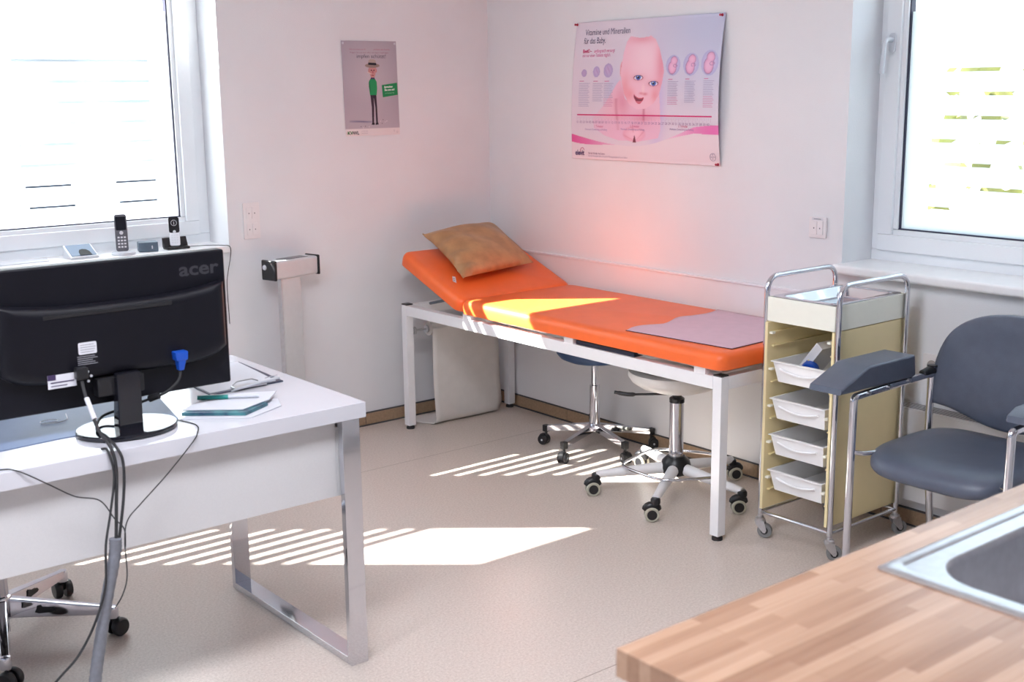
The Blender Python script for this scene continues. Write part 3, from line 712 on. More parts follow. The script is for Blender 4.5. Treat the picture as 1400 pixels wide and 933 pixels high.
# ================================================================== ARMCHAIR
def armchair():
    R = thing('armchair', 'grey-blue vinyl armchair with chrome frame and padded arms beside the trolley', 'chair', (-0.47, -3.0, 0))
    yl, yr = -2.742, -3.268; xf, xb = -0.705, -0.275
    for y in (yl, yr):
        m = MB(); m.tube(fillet([(xf-0.005, y, 0.012), (xf, y, 0.654), (xf+0.05, y, 0.656), (xb-0.02, y, 0.664), (xb, y, 0.66)], 0.015, 4), 0.0125, 14)
        m.build('front_leg', CHROME, R)
        m = MB(); m.tube(fillet([(xb+0.06, y, 0.012), (xb, y, 0.44), (xb+0.002, y, 0.690)], 0.06, 5), 0.0125, 14)
        b = m.build('rear_leg', CHROME, R)
        MB().lathe([(0.014, 0), (0.014, 0.018)], (xf-0.005, y, 0), seg=16).build('glide', BLACK, R)
        MB().lathe([(0.014, 0), (0.014, 0.018)], (xb+0.06, y, 0), seg=16).build('glide', BLACK, R)
        m = MB(); s = -1 if y == yl else 1
        m.tube([(xb-0.055, y, 0.671), (xb-0.005, y, 0.676), (xb+0.01, y, 0.672)], [0.013, 0.016, 0.014], 12); m.lathe([(0.017, 0.688), (0.017, 0.693)], (xb+0.002, y, 0), seg=16)
        m.build('arm_joint', BLACK, R)
        m = MB(); m.tube([(xf, y, 0.475), (xf+0.02, y+s*0.03, 0.473), (xf+0.10, y+s*0.06, 0.472)], 0.008, 10); m.build('seat_bracket', CHROME, R)
        for k in range(3):
            m = MB(); x = xf+0.06+k*0.11; m.lathe([(0, -0.0045), (0.006, -0.0045), (0.006, 0.0045), (0, 0.0045)], (x, y-0.0135, 0.661+k*0.003), (0, 1, 0), 12); m.build('arm_bolt', STEEL, R)
    m = MB(); m.tube([(xb+0.01, yl, 0.44), (xb+0.01, yr, 0.44)], 0.010, 12); m.tube([(xf+0.10, yl-0.06, 0.468), (xf+0.10, yr+0.06, 0.468)], 0.010, 12)
    for y in (yl-0.08, yr+0.08): m.tube([(xf+0.10, y, 0.468), (xb+0.02, y, 0.452)], 0.009, 12)
    m.build('seat_frame', CHROME, R)
    # seat pad
    t = bmesh.new(); cx, cy_ = -0.472, -3.000; hw, hl = 0.245, 0.246
    def se(a, ins, p=4.4):
        c_, s_ = math.cos(a), math.sin(a)
        x = (hw-ins)*math.copysign(abs(c_)**(2/p), c_); y = (hl-ins)*math.copysign(abs(s_)**(2/p), s_)
        if x < 0: y *= 1-0.05*abs(x)/hw
        return cx+x, cy_+y
    N = 56; rings = []
    def dish(x, y): return -0.016*max(0, 1-((x-cx)/0.2)**2)*max(0, 1-((y-cy_)/0.2)**2)-0.020*max(0, (cx-0.10-x)/0.13)**2
    for ins, z in ((0.03, 0.455), (0.006, 0.458), (0.0, 0.468), (0.0, 0.484), (0.005, 0.496), (0.016, 0.504), (0.04, 0.509), (0.09, 0.512), (0.15, 0.513), (0.20, 0.513)):
        ring = []
        for k in range(N):
            x, y = se(2*PI*k/N, ins); ring.append(t.verts.new((x, y, z+(dish(x, y) if z > 0.49 else -0.020*max(0, (cx-0.10-x)/0.13)**2))))
        rings.append(ring)
    for a, b in zip(rings, rings[1:]):
        for k in range(N): t.faces.new((a[k], a[(k+1) % N], b[(k+1) % N], b[k]))
    t.faces.new(list(reversed(rings[0]))); t.faces.new(rings[-1])
    m = MB(); m._add(t, Matrix.Translation((0, 0, -0.016))); m.build('seat', SLATE, R, smooth=80)
    # backrest: rounded top, lower edge dipping in the middle
    out = []
    for y, z in ((-0.265, 0.585), (-0.268, 0.66), (-0.262, 0.715), (-0.238, 0.785), (-0.195, 0.835), (-0.13, 0.868), (-0.05, 0.882), (0, 0.884)): out.append((y, z))
    out = out+[(-y, z) for y, z in reversed(out[:-1])]
    low = [(0.255, 0.562), (0.20, 0.553), (0.14, 0.535), (0.07, 0.515), (0, 0.508), (-0.07, 0.515), (-0.14, 0.535), (-0.20, 0.553), (-0.255, 0.562)]
    poly = out+low
    cl_ = [Vector((0, p[0], p[1])) for p in poly]
    sp_ = spline(out and [Vector((0, p[0], p[1])) for p in out], 4)+spline([Vector((0, p[0], p[1])) for p in low], 3)
    poly = [(p.y, p.z) for p in sp_]; t = bmesh.new(); rings = []
    def xb_(y, z, f): return -0.262+f+0.05*(1-(y/0.27)**2)*0.6+(z-0.55)*0.10
    cyb = sum(p[0] for p in poly)/len(poly); czb = 0.70
    for sc_, f in ((0.80, 0.018), (0.97, 0.018), (1.0, 0.010), (1.0, -0.008), (0.975, -0.019), (0.92, -0.024), (0.7, -0.027), (0.35, -0.027)):
        rings.append([t.verts.new((xb_(cyb+(y-cyb)*sc_, z, f), -3.005+cyb+(y-cyb)*sc_, czb+(z-czb)*sc_)) for y, z in poly])
    n = len(poly)
    for a, b in zip(rings, rings[1:]):
        for k in range(n): t.faces.new((a[k], a[(k+1) % n], b[(k+1) % n], b[k]))
    t.faces.new(rings[0]); t.faces.new(list(reversed(rings[-1]))); bmesh.ops.recalc_face_normals(t, faces=t.faces[:])
    m = MB(); m._add(t); m.build('backrest', SLATE, R, smooth=70)
    # broad arm cushion for blood samples on the left arm, short one on the right
    def pad(y0, y1, xa, xr, xe, zt, nm, lab=None):
        z0 = 0.672
        P = [(xa, z0+0.004), (xa+0.006, z0+0.022), (xr, zt), (xe-0.004, zt), (xe+0.006, z0+0.006), (xe-0.01, z0)]
        m = MB(); m.prism(P, (0, y0, 0), (1, 0, 0), (0, 0, 1), (0, y1-y0, 0), 0.008, 3); o = m.build(nm, SLATE, R, smooth=35); 
        if lab: o['label'] = lab
    pad(-2.757, -2.632, -0.795, -0.650, -0.395, 0.747, 'arm_cushion', 'large wedge-shaped grey-blue arm cushion')
    pad(-3.305, -3.235, -0.690, -0.640, -0.40, 0.712, 'arm_cushion', 'small grey-blue arm cushion')
armchair()

# flat convector under the right window
rd = thing('radiator', 'flat white convector with slatted top grille under the right-hand window', 'radiator', (-0.05, -3.0, 0))
MB().box((-0.085, -3.60, 0.125), (-0.004, -2.455, 0.462), 0.004).build('body', PANEL, rd)
MB().box((-0.088, -3.60, 0.462), (-0.004, -2.455, 0.470), 0.002).build('top_frame', PANEL, rd)
m = MB()
for k in range(6): m.box((-0.078+k*0.012, -3.58, 0.4702), (-0.0745+k*0.012, -2.475, 0.4715))
m.build('grille', DKGREY, rd)
for y in (-2.95, -3.5): MB().box((-0.06, y-0.02, 0.0), (-0.03, y+0.02, 0.13), 0.003).build('foot', PANEL, rd)

# ================================================================== DESK
def desk():
    R = thing('desk', 'white high-gloss desk with square chrome loop legs', 'desk', (-3.02, -1.75, 0))
    MB().box((-3.92, -2.150, 0.727), (-2.128, -1.340, 0.771), 0.002).build('desktop', WHITE_GLOSS, R)
    MB().box((-3.82, -2.115, 0.506), (-2.2085, -2.097, 0.727), 0.001).box((-2.2085, -2.115, 0.506), (-2.165, -2.097, 0.704), 0.0).build('modesty_panel', WHITE_LAM, R)
    for xa in (-2.205, -3.90):
        xb = xa+0.056; t = 0.022; y0, y1 = -2.147, -1.400
        m = MB(); b = 0.0015
        m.box((xa, y0, 0.0), (xb, y0+t, 0.727), b); m.box((xa, y1-t, 0.0), (xb, y1, 0.727), b); m.box((xa, y0+t, 0.0), (xb, y1-t, t), b); m.box((xa, y0+t, 0.705), (xb, y1-t, 0.7268), b)
        m.build('leg', CHROME, R)
desk()

def monitor():
    R = thing('monitor', 'large black widescreen monitor seen from behind on the white desk', 'monitor', (-2.745, -1.985, 0.771))
    # y axis: back faces -y
    x0, x1, z0, z1 = -3.065, -2.432, 0.842, 1.206
    MB().box((x0, -1.955, z0), (x1, -1.915, z1), 0.006, 3).build('housing', BLACK_TEX, R)
    MB().box((x0+0.016, -1.9155, z0+0.022), (x1-0.016, -1.9135, z1-0.016)).build('screen', BLACK_GLOSS, R)
    # raised back cover with curved upper edge
    t = bmesh.new(); n = 24; xa, xb = x0+0.03, x1-0.016
    rows = []
    def lay(ins, y, lip=0.0):
        r = []
        for k in range(n+1):
            u = k/n; x = xa+ins+(xb-xa-2*ins)*u
            r.append(t.verts.new((x, y, 1.104-ins+0.022*abs(2*u-1)**3)))
        for k in range(n+1):
            u = 1-k/n; x = xa+ins+(xb-xa-2*ins)*u
            r.append(t.verts.new((x, y, 0.915+ins+0.034*abs(2*u-1)**8)))
        return r
    L = [lay(0, -1.953), lay(0.002, -1.975), lay(0.012, -1.984), lay(0.03, -1.987)]
    for a, b in zip(L, L[1:]):
        for k in range(len(a)): t.faces.new((a[k], a[(k+1) % len(a)], b[(k+1) % len(a)], b[k]))
    t.faces.new(L[-1]); t.faces.new(list(reversed(L[0]))); bmesh.ops.recalc_face_normals(t, faces=t.faces[:])
    m = MB(); m._add(t); m.build('back_cover', BLACK_TEX, R, smooth=50)
    m = MB(); m.box((-2.93, -1.989, 1.080), (-2.60, -1.984, 1.090), 0.002); m.build('vent_strip', BLACK, R)
    # maker's name
    m = MB(); text_bm(m, 'acer', 0.050, (-2.562, -1.9556, 1.146), *WA, width=0.112, bold=0.0012)
    o = m.build('logo', mat('logo_dark', (0.034, 0.034, 0.042), 0.3), R)
    # stickers
    m = MB(); m.prism(rrect(0.046, 0.030, 0.004), (-2.828, -1.9876, 0.998), *WA, (0, -0.0006, 0)); s = m.build('sticker', LABELW, R)
    m = MB()
    for k in range(4): m.box((-2.846, -1.9886, 0.988+k*0.006), (-2.812+0.002*(k % 3), -1.9883, 0.9895+k*0.006))
    m.build('sticker_text', LABELT, s)
    m = MB()
    for k in range(5): m.box((-2.855, -1.9886, 0.957+k*0.005), (-2.805-0.006*(k % 3), -1.9876, 0.9588+k*0.005))
    m.build('printed_text', LABELT, R)
    m = MB(); m.box((-2.932, -1.9880, 0.908), (-2.862, -1.9872, 0.942)); s = m.build('sticker', LABELW, R)
    m = MB(); m.box((-2.932, -1.9890, 0.930), (-2.912, -1.9881, 0.943)); m.box((-2.925, -1.9890, 0.922), (-2.868, -1.9881, 0.9245)); m.box((-2.925, -1.9890, 0.914), (-2.885, -1.9881, 0.9155)); m.build('sticker_text', mat('sticker_purple', (0.05, 0.03, 0.09), 0.4), s)
    m = MB()
    for k in range(3):
        m.lathe([(0.0035, 0), (0.0035, 0.003)], (-2.833+0.008*(k % 2), -1.988, 0.915+0.012*k), (0, -1, 0), 10)
    m.build('socket_marks', SILVER, R)
    # stand
    MB().box((-2.812, -1.992, 0.868), (-2.690, -1.955, 0.915), 0.004).build('hinge', BLACK, R)
    t = MB(); t.hull([(-2.775, -2.020, 0.783), (-2.712, -2.020, 0.783), (-2.712, -1.978, 0.783), (-2.775, -1.978, 0.783)], [(-2.768, -2.008, 0.925), (-2.705, -2.008, 0.925), (-2.705, -1.985, 0.925), (-2.768, -1.985, 0.925)], 0.004); t.build('neck', BLACK_GLOSS, R)
    m = MB(); t = bmesh.new(); N = 64; rings = []
    for s_, z in ((0.97, 0.7715), (1.0, 0.774), (1.0, 0.782), (0.985, 0.785), (0.4, 0.7865)):
        rings.append([t.verts.new((-2.745+0.128*s_*math.cos(2*PI*k/N), -1.992+0.105*s_*math.sin(2*PI*k/N), z)) for k in range(N)])
    for a, b in zip(rings, rings[1:]):
        for k in range(N): t.faces.new((a[k], a[(k+1) % N], b[(k+1) % N], b[k]))
    t.faces.new(list(reversed(rings[0]))); t.faces.new(rings[-1]); m._add(t); m.build('base', BLACK_GLOSS, R, smooth=30)
monitor()

# cables
def cable(name, label, pts, r, mt, n=7, group=None, extra=None):
    R = thing(name, label, 'cable', pts[0], group)
    MB().tube(spline(pts, n), r, 9).build('cord', mt, R)
    return R
pc = cable('power_cable', 'thick black power cable dropping from the monitor into the grey sleeve', [(-2.854, -1.996, 0.949), (-2.854, -2.010, 0.904), (-2.855, -2.045, 0.860), (-2.857, -2.105, 0.813), (-2.850, -2.150, 0.784), (-2.846, -2.166, 0.735), (-2.857, -2.178, 0.648), (-2.873, -2.199, 0.556)], 0.0042, RUBBER)
MB().box((-2.868, -2.012, 0.925), (-2.838, -1.988, 0.955), 0.004).build('plug', BLACK, pc)
MB().tube([(-2.8545, -2.028, 0.881), (-2.8555, -2.075, 0.838)], 0.0062, 12).build('cable_label', LABELW, pc)
cable('floor_cable', 'black cable passing outside the grey sleeve towards the floor at bottom left', [(-2.862, -2.125, 0.7755), (-2.858, -2.152, 0.776), (-2.853, -2.168, 0.718), (-2.874, -2.182, 0.633), (-2.900, -2.205, 0.562), (-2.913, -2.214, 0.463), (-2.945, -2.214, 0.379), (-2.989, -2.21, 0.308), (-3.046, -2.205, 0.256), (-3.15, -2.15, 0.12), (-3.25, -2.0, 0.006)], 0.0030, RUBBER)
vg = cable('video_cable', 'video cable with bright blue plug at the back of the monitor', [(-2.594, -1.995, 0.915), (-2.603, -2.005, 0.885), (-2.638, -1.998, 0.855), (-2.675, -1.965, 0.835), (-2.72, -1.93, 0.815), (-2.78, -1.92, 0.80), (-2.826, -2.0, 0.792), (-2.832, -2.08, 0.790), (-2.835, -2.152, 0.778), (-2.828, -2.166, 0.742), (-2.838, -2.178, 0.663), (-2.867, -2.199, 0.555)], 0.0036, RUBBER)
m = MB(); m.hull([(-2.609, -2.012, 0.934), (-2.577, -2.012, 0.934), (-2.577, -1.984, 0.934), (-2.609, -1.984, 0.934)], [(-2.611, -2.012, 0.958), (-2.575, -2.012, 0.958), (-2.575, -1.984, 0.958), (-2.611, -1.984, 0.958)], 0.003)
m.hull([(-2.602, -2.008, 0.908), (-2.588, -2.008, 0.908), (-2.588, -1.990, 0.908), (-2.602, -1.990, 0.908)], [(-2.604, -2.011, 0.935), (-2.582, -2.011, 0.935), (-2.582, -1.986, 0.935), (-2.604, -1.986, 0.935)], 0.002); m.build('plug', BLUE_PL, vg)
MB().tube([(-2.652, -1.986, 0.847), (-2.672, -1.968, 0.837)], 0.009, 12).build('ferrite', BLACK, vg)
cable('mouse_cable', 'thin black lead looping over the desktop edge right of the monitor base', [(-2.690, -1.86, 0.773), (-2.66, -1.885, 0.773), (-2.612, -1.979, 0.773), (-2.592, -2.066, 0.773), (-2.622, -2.140, 0.7735), (-2.645, -2.156, 0.755), (-2.719, -2.162, 0.689), (-2.793, -2.170, 0.633), (-2.833, -2.178, 0.601), (-2.855, -2.208, 0.561), (-2.858, -2.214, 0.478), (-2.872, -2.214, 0.433), (-2.893, -2.212, 0.402)], 0.0016, RUBBER)
cable('keyboard_cable', 'thin black lead coming over the desk edge from the left', [(-3.20, -2.09, 0.773), (-3.10, -2.126, 0.773), (-3.078, -2.148, 0.7735), (-3.05, -2.157, 0.758), (-3.003, -2.162, 0.724), (-2.95, -2.168, 0.686), (-2.894, -2.172, 0.664), (-2.868, -2.188, 0.617), (-2.856, -2.214, 0.594), (-2.857, -2.216, 0.551)], 0.0016, RUBBER)
sl = spline([(-2.874, -2.200, 0.571), (-2.879, -2.200, 0.529), (-2.905, -2.200, 0.433), (-2.932, -2.200, 0.319), (-2.952, -2.200, 0.224), (-2.964, -2.20, 0.13), (-2.975, -2.18, 0.05), (-3.02, -2.10, 0.018), (-3.2, -1.95, 0.016)], 10)
o = MB().tube(sl, [0.0145+0.0006*math.sin(i*2.6) for i in range(len(sl))], 18).build('cable_sleeve', GREY_SLEEVE, None, (-2.96, -2.2, 0))
tag(o, 'grey cable sleeve hanging in front of the desk panel', 'cable sleeve')

# flat things on the desk
mm = MB().prism([(-3.20, -1.985), (-2.90, -1.958), (-2.60, -1.975), (-2.545, -1.72), (-2.58, -1.60), (-3.20, -1.55)], (0, 0, 0.7712), (1, 0, 0), (0, 1, 0), (0, 0, 0.002))
o = mm.build('desk_pad', MAT_BLUE, None, (-2.9, -1.78, 0.7712)); tag(o, 'blue-grey desk pad under the monitor on the white desktop', 'desk pad')
cl = thing('clipboard', 'dark clipboard with white sheet and metal clip near the right end of the desk', 'clipboard', (-2.35, -1.67, 0.7712))
# board lies skewed: front-right edge runs towards the desk's right end
cA, cB, cC, cD_ = V3(-2.425, -1.800, 0), V3(-2.185, -1.785, 0), V3(-2.165, -1.46, 0), V3(-2.41, -1.475, 0)
def slab4(pts, z0, z1):
    return MB().hull([(p.x, p.y, z0) for p in pts], [(p.x, p.y, z1) for p in pts])
slab4([cA, cB, cC, cD_], 0.7712, 0.7742).build('board', mat('board_navy', (0.015, 0.02, 0.06), 0.4), cl)
pt = [V3(-2.419, -1.787, 0), V3(-2.203, -1.774, 0), V3(-2.172, -1.463, 0), V3(-2.408, -1.478, 0)]
slab4(pt, 0.7742, 0.7756).build('sheet', PAPER, cl)
m = MB(); m.box((-2.350, -1.800, 0.7742), (-2.245, -1.772, 0.782), 0.003, M=None); m.tube([(-2.340, -1.770, 0.783), (-2.325, -1.765, 0.790), (-2.275, -1.762, 0.790), (-2.258, -1.768, 0.783)], 0.002, 8); m.build('clip', STEEL, cl)
pn = thing('ballpoint_pen', 'silver pen lying along the clipboard edge', 'pen', (-2.29, -1.795, 0.783))
MB().tube([(-2.365, -1.810, 0.776), (-2.345, -1.807, 0.779), (-2.20, -1.787, 0.787)], [0.0015, 0.0042, 0.0042], 12).build('barrel', SILVER, pn)
MB().tube([(-2.245, -1.7865, 0.7915), (-2.202, -1.781, 0.794)], 0.0012, 6).build('pocket_clip', CHROME, pn)
# envelopes and sachets in a loose pile
lf = [([(-2.600, -1.985), (-2.452, -2.098), (-2.330, -2.040), (-2.300, -1.965), (-2.44, -1.90)], 0.7712, 'envelope', PAPER, 'white envelope at the bottom of the loose pile right of the monitor'),
      ([(-2.585, -1.965), (-2.455, -2.075), (-2.36, -2.02), (-2.47, -1.90)], 0.7745, 'leaflet', mat('leaf_teal', (0.01, 0.03, 0.08), 0.4, col2=(0.06, 0.22, 0.24), nscale=26), 'glossy teal-and-white leaflet between the two envelopes'),
      ([(-2.575, -1.950), (-2.450, -2.050), (-2.345, -2.0), (-2.285, -1.93), (-2.445, -1.845)], 0.784, 'envelope', PAPER, 'white envelope lying on top of the leaflet pile')]
for poly, z, nm, mt, lab in lf:
    m = MB(); t = bmesh.new()
    m.prism(poly, (0, 0, z), (1, 0, 0), (0, 1, 0), (0, 0, 0.0030 if nm == 'envelope' else 0.009), 0.0008)
    o = m.build(nm, mt, None, (-2.45, -1.98, z)); tag(o, lab, nm)
vial = thing('test_tube', 'small teal-capped tube lying on the envelopes', 'tube', (-2.46, -1.90, 0.79))
MB().tube([(-2.500, -1.880, 0.7935), (-2.43, -1.925, 0.7935)], 0.0062, 14).build('cap', TEAL, vial)
MB().tube([(-2.43, -1.925, 0.7935), (-2.36, -1.97, 0.7935)], 0.0055, 14).build('barrel', GREY_LIGHT, vial)
vs2 = thing('spectacles', 'thin wire spectacles lying on the desk pad behind the monitor', 'glasses', (-2.86, -1.79, 0.775))
MB().tube(spline([(-2.90, -1.800, 0.776), (-2.87, -1.812, 0.776), (-2.835, -1.806, 0.777), (-2.825, -1.775, 0.785)], 6), 0.0011, 6).build('temple', SILVER, vs2)
MB().tube([(-2.875+0.022*math.cos(a), -1.79+0.016*math.sin(a), 0.777) for a in [2*PI*k/20 for k in range(20)]], 0.0010, 6, closed=True).build('rim', SILVER, vs2)

# ================================================================== sill items (left window)
def sill_box(M, lo, hi, bev=0.003): return MB().box(lo, hi, bev, M=M)
Zs = ZS
# empty charging cradle
cb = thing('charging_cradle', 'empty silver-edged phone cradle with blue-grey face at left on the window sill', 'phone cradle', (-2.10, 0.06, Zs))
Mx = Matrix.Translation((-2.105, 0.055, Zs+0.006)) @ Matrix.Rotation(math.radians(24), 4, 'X')
MB().hull([(-2.165, 0.005, Zs), (-2.045, 0.005, Zs), (-2.045, 0.10, Zs), (-2.165, 0.10, Zs)], [(-2.163, 0.007, Zs+0.010), (-2.047, 0.007, Zs+0.010), (-2.047, 0.098, Zs+0.052), (-2.163, 0.098, Zs+0.052)], 0.004).build('shell', SILVER, cb)
n_ = V3(0, -0.042, 0.091).normalized()
def face(u, v, h=0.0): return V3(-2.163+0.116*u, 0.007+0.091*v, Zs+0.010+0.042*v)+n_*h
m = MB(); m.hull([face(0.06, 0.07), face(0.94, 0.07), face(0.94, 0.93), face(0.06, 0.93)], [face(0.06, 0.07, 0.002), face(0.94, 0.07, 0.002), face(0.94, 0.93, 0.002), face(0.06, 0.93, 0.002)]); m.build('face_plate', mat('cradle_blue', (0.10, 0.16, 0.26), 0.4), cb)
m = MB(); pl = [(0.36+0.0, 0.08), (0.78, 0.08), (0.76, 0.35), (0.68, 0.50), (0.56, 0.54), (0.44, 0.50), (0.38, 0.35)]
m.hull([face(u, v, 0.0021) for u, v in pl], [face(u, v, 0.0035) for u, v in pl]); m.build('handset_slot', RUBBER, cb)
# upright grey handset
def handset(R, x, y, z0, w, h, th, tilt, body, rz=0, keys=True, lower=None):
    M = Matrix.Translation((x, y, z0)) @ Matrix.Rotation(rz, 4, 'Z') @ Matrix.Rotation(tilt, 4, 'X')
    MB().prism(rrect(w, h, w*0.22, 5, 0, h/2), (0, th/2, 0), (1, 0, 0), (0, 0, 1), (0, -th, 0), 0.003, 2, M=M).build('handset', body, R)
    hs = R
    MB().prism(rrect(w*0.82, h*0.36, 0.004, 3, 0, h*0.75), (0, -th/2-0.0002, 0), (1, 0, 0), (0, 0, 1), (0, -0.0012, 0), M=M).build('display', BLACK_GLOSS, hs)
    if keys:
        m = MB()
        for r_ in range(4):
            for c_ in range(3): m.box((w*(-0.33+c_*0.25), -th/2-0.0016, h*(0.10+r_*0.085)), (w*(-0.33+c_*0.25+0.17), -th/2-0.0003, h*(0.10+r_*0.085+0.045)), 0.0004, M=M)
        m.lathe([(w*0.16, 0), (w*0.13, 0.002)], (0, -th/2-0.0002, h*0.50), (0, -1, 0), 16, M=M)
        m.build('keypad', LABELW if lower is None else lower, hs)
    return M
p1 = thing('cordless_phone', 'tall grey cordless phone standing in its round base on the window sill', 'phone', (-1.935, 0.04, Zs))
MB().lathe([(0, 0), (0.048, 0), (0.050, 0.004), (0.047, 0.010), (0.03, 0.014), (0, 0.015)], (-1.932, 0.036, Zs), seg=36).build('charging_base', GREY_LIGHT, p1)
handset(p1, -1.935, 0.036, Zs+0.012, 0.050, 0.156, 0.022, math.radians(-8), GREY_PH, rz=-0.35)
p2 = thing('cordless_phone', 'smaller phone with black top and silver keypad in a black cradle', 'phone', (-1.68, 0.06, Zs))
MB().box((-1.742, 0.020, Zs), (-1.640, 0.075, Zs+0.012), 0.004).build('charging_base', BLACK, p2)
MB().hull([(-1.745, 0.045, Zs+0.010), (-1.638, 0.045, Zs+0.010), (-1.638, 0.072, Zs+0.010), (-1.745, 0.072, Zs+0.010)], [(-1.745, 0.062, Zs+0.050), (-1.638, 0.062, Zs+0.050), (-1.638, 0.074, Zs+0.050), (-1.745, 0.074, Zs+0.050)], 0.002).build('cradle_back', BLACK, p2)
Mh = handset(p2, -1.697, 0.045, Zs+0.012, 0.044, 0.125, 0.020, math.radians(-12), SILVER, rz=-0.35, lower=GREY_LIGHT)
MB().prism(rrect(0.044, 0.068, 0.009, 5, 0, 0.0915), (0, -0.0103, 0), (1, 0, 0), (0, 0, 1), (0, -0.0010, 0), M=Mh).build('upper_fascia', BLACK_GLOSS, p2)
m = MB(); m.tube([(0.012*math.cos(a), -0.0122, 0.100+0.012*math.sin(a)) for a in [2*PI*k/20 for k in range(20)]], 0.0009, 6, closed=True, M=Mh); m.box((-0.001, -0.0126, 0.092), (0.001, -0.0118, 0.106), M=Mh); m.build('display_clock', GREY_LIGHT, p2)
bx = thing('adapter_box', 'small blue-grey box between the two phones on the window sill', 'box', (-1.815, 0.06, Zs))
MB().box((-0.040, -0.03, 0), (0.040, 0.03, 0.042), 0.004, M=Matrix.Translation((-1.815, 0.06, Zs)) @ Matrix.Rotation(-0.25, 4, 'Z')).build('case', mat('case_bluegrey', (0.09, 0.13, 0.17), 0.4), bx)
MB().box((0.012, -0.0308, 0.013), (0.017, -0.0300, 0.026), 0.0, M=Matrix.Translation((-1.815, 0.06, Zs)) @ Matrix.Rotation(-0.25, 4, 'Z')).build('indicator', LABELW, bx)
o = MB().hull([(-2.50, 0.02, Zs), (-2.24, 0.04, Zs), (-2.22, 0.13, Zs), (-2.50, 0.15, Zs)], [(-2.50, 0.02, Zs+0.004), (-2.24, 0.04, Zs+0.003), (-2.22, 0.13, Zs+0.002), (-2.50, 0.15, Zs+0.006)], 0.0005).build('paper_stack', PAPER, None, (-2.38, 0.08, Zs)); tag(o, 'thin stack of white paper at the left end of the window sill', 'paper')
cable('phone_cable', 'thin dark lead hanging from the right end of the left window sill', [(-1.64, 0.06, Zs+0.004), (-1.56, 0.05, Zs+0.003), (-1.50, 0.0, Zs+0.003), (-1.475, -0.024, Zs-0.004), (-1.470, -0.012, 0.90), (-1.485, -0.010, 0.83), (-1.492, -0.008, 0.77), (-1.49, -0.008, 0.60)], 0.0016, RUBBER)

# ================================================================== patient scale
def scale():
    R = thing('column_scale', 'column scale with aluminium display head and black end caps by the left wall', 'scale', (-1.23, -0.22, 0))
    a = math.radians(13)
    M = Matrix.Translation((-1.225, -0.105, 0)) @ Matrix.Rotation(a, 4, 'Z')
    MB().box((-0.128, -0.052, 0.800), (0.120, 0.032, 0.882), 0.010, 3, M=M).build('display_head', ALU, R)
    MB().box((-0.070, -0.035, 0.8815), (0.075, 0.018, 0.8835), 0.001, M=M).build('display', BLACK_GLOSS, R)
    for x0, x1 in ((-0.140, -0.126), (0.118, 0.129)):
        c = MB().box((x0, -0.056, 0.796), (x1, 0.036, 0.886), 0.006, 3, M=M).build('end_cap', BLACK, R)
    MB().lathe([(0, 0.006), (0.010, 0.005), (0.012, 0)], (-0.140, 0.012, 0.853), (-1, 0, 0), 18, M=M).build('knob', GREY_LIGHT, R)
    MB().box((-0.088, -0.040, 0.045), (0.022, -0.016, 0.800), 0.003, M=M).build('column', ALU, R)
    m = MB(); m.box((-0.092, -0.038, 0.045), (-0.0875, -0.012, 0.800), 0.001, M=M); m.build('column_edge', STEEL, R)
    m = MB(); m.box((-0.24, -0.36, 0.022), (0.02, 0.02, 0.060), 0.006, M=M); m.build('platform', GREY_RUB, R)
    m = MB(); m.box((-0.22, -0.34, 0.0605), (0.0, -0.06, 0.063), 0.002, M=M); m.build('platform_mat', RUBBER, R)
    for x in (-0.22, 0.012):
        for y in (-0.345, 0.01):
            mm = MB(); mm.box((x-0.012, y-0.014, 0.042), (x+0.014, y+0.014, 0.088), 0.003, M=M); mm.lathe([(0, -0.010), (0.019, -0.010), (0.019, 0.010), (0, 0.010)], (x, y, 0.019), (1, 0, 0), 20, M=M); mm.build('caster', BLACK, R)
scale()

